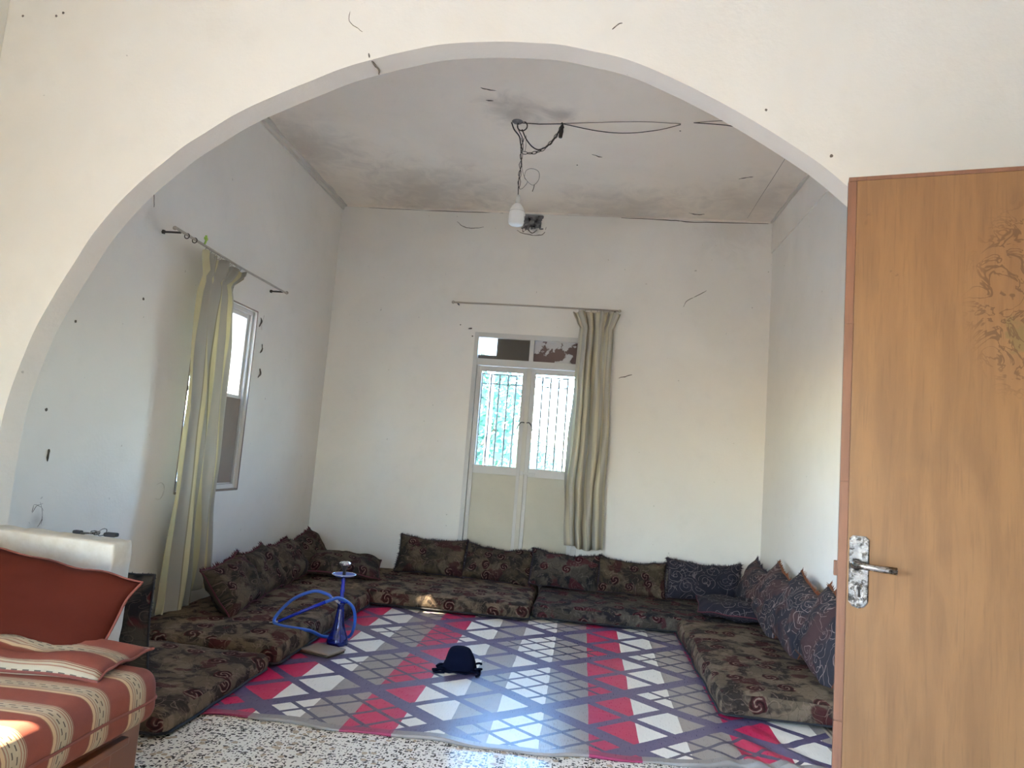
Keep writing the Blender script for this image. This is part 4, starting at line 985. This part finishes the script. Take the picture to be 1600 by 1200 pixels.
# green clip on the left rod
tag(B().tube(catmull([(XL+.115, 3.865, 2.30), (XL+.12, 3.87, 2.33), (XL+.12, 3.862, 2.355)], 4), [.006]*9, 6).torus((XL+.12, 3.865, 2.335), (0, 1, 0), (0, 0, 1), (.016, .010), .004, 10, 5).make('plastic_clip', plain('lime_plastic', (.35, .55, .08), .5)), 'small lime green clip on the left curtain rod', 'clip')

# ------------------------------------------------------------ open wooden door in the foreground
P0 = Vector((.705, 2.026, 0)); dv = Vector((.406, -.111, 0)).normalized(); nv_ = Vector((dv.y, -dv.x, 0))   # nv_ points to the camera side
DW, DT, DH = .86, .040, 2.05
def dpt(u, n, z): return P0+dv*u+nv_*n+Z_*z
dr = thing('door_2', P0, 'open brown wooden door leaf with peeling veneer in the right foreground', 'door'); dr['kind'] = 'structure'; del dr['category']
def dbox(u0, u1, n0, n1, z0, z1, name, mat, parent, r=.002):
    V, F = rbox(u0, u1, n0, n1, z0, z1, r, 1, 1, 1, 2); UV = [(v.x, v.z) for v in V]
    return obj(name, [dpt(v.x, v.y, v.z) for v in V], F, mat, parent, uv=UV)
dbox(.0, DW, -DT, -.001, .012, DH-.001, 'core', M_lip, dr)
dbox(.022, DW, -.004, .0015, .012, DH-.012, 'veneer_face', M_leaf, dr, .001)
for a, c in ((.012, .55), (.553, 1.18), (1.183, 1.62), (1.623, DH-.014)): dbox(-.001, .021, -.012, .0012, a, c, 'edge_strip', M_lip, dr, .001)
dbox(.0, DW, -.012, .0012, DH-.011, DH+.001, 'top_strip', M_lip, dr, .001)
dbox(-.010, .002, -.026, -.014, .925, .965, 'latch_bolt', M_lip, dr)
def dplate():
    # curved chrome back plate
    o_ = []; pts = [(.026, .93), (.026, 1.031), (.034, 1.039), (.066, 1.039), (.074, 1.031), (.074, .865), (.064, .852), (.050, .848), (.036, .852), (.026, .865)]
    n = len(pts); V = []; 
    for nn, s in ((.001, 1.), (.005, 1.), (.0065, .90)):
        for u, z in pts: V.append(dpt(.050+(u-.050)*s, nn, .943+(z-.943)*(s if s == 1 else .97)))
    F = [(k*n+i, k*n+(i+1) % n, (k+1)*n+(i+1) % n, (k+1)*n+i) for k in range(2) for i in range(n)]+[tuple(2*n+i for i in range(n))]
    return obj('handle_plate', V, F, M_chrome, dr)
hp = dplate()
b = B(); b.V = []; 
V = []; 
tb = B().tube([dpt(.045, .004, .963), dpt(.045, .014, .963), dpt(.045, .03, .963)], [.017, .013, .010], 14)
tb.tube([dpt(.038, .032, .963), dpt(.062, .040, .963), dpt(.10, .042, .961), dpt(.136, .040, .960)], [.011, .0085, .0095, .0095], 12)
tb.make('door_handle', M_chrome, dr, smooth=True)
kh = B(); pts = [(math.cos(a)*.0055, .901+math.sin(a)*.0055) for a in [PI*2*i/10 for i in range(10)]]
V = [dpt(.052+u, .0072, z) for u, z in pts]+[dpt(.052+u, .0060, z) for u, z in pts]
V += [dpt(.0495, .0072, .898), dpt(.0545, .0072, .898), dpt(.0555, .0072, .878), dpt(.0485, .0072, .878)]
obj('keyhole', V, [tuple(range(10)), (20, 21, 22, 23)]+[(i, 10+i, 10+(i+1) % 10, (i+1) % 10) for i in range(10)], M_hole, dr)
kr = []
for i in range(21):
    a = 2*PI*i/20; kr.append(dpt(.052+.009*math.cos(a), .0070, .892+.021*math.sin(a)))
B().tube(kr, .0018, 6, False).make('keyhole_rim', M_chrome, dr, smooth=True)
for z in (1.030, .857): B().tube([dpt(.050, .004, z), dpt(.050, .0085, z)], .004, 8).make('screw', M_dark, dr)
for z in (.25, 1.05, 1.8): B().tube([dpt(DW+.004, -.02, z-.04), dpt(DW+.004, -.02, z+.04)], .008, 8).make('hinge', M_chrome, dr)
# frame of that doorway in the right wall of the near room
b = B(); b.bbox(NR-.02, NR+.10, .855, .90, 0, 2.10); b.bbox(NR-.02, NR+.10, 1.76, 1.80, 0, 2.10); b.bbox(NR-.02, NR+.10, .855, 1.80, 2.09, 2.13)
struct(b.make('trim_6', M_lip))
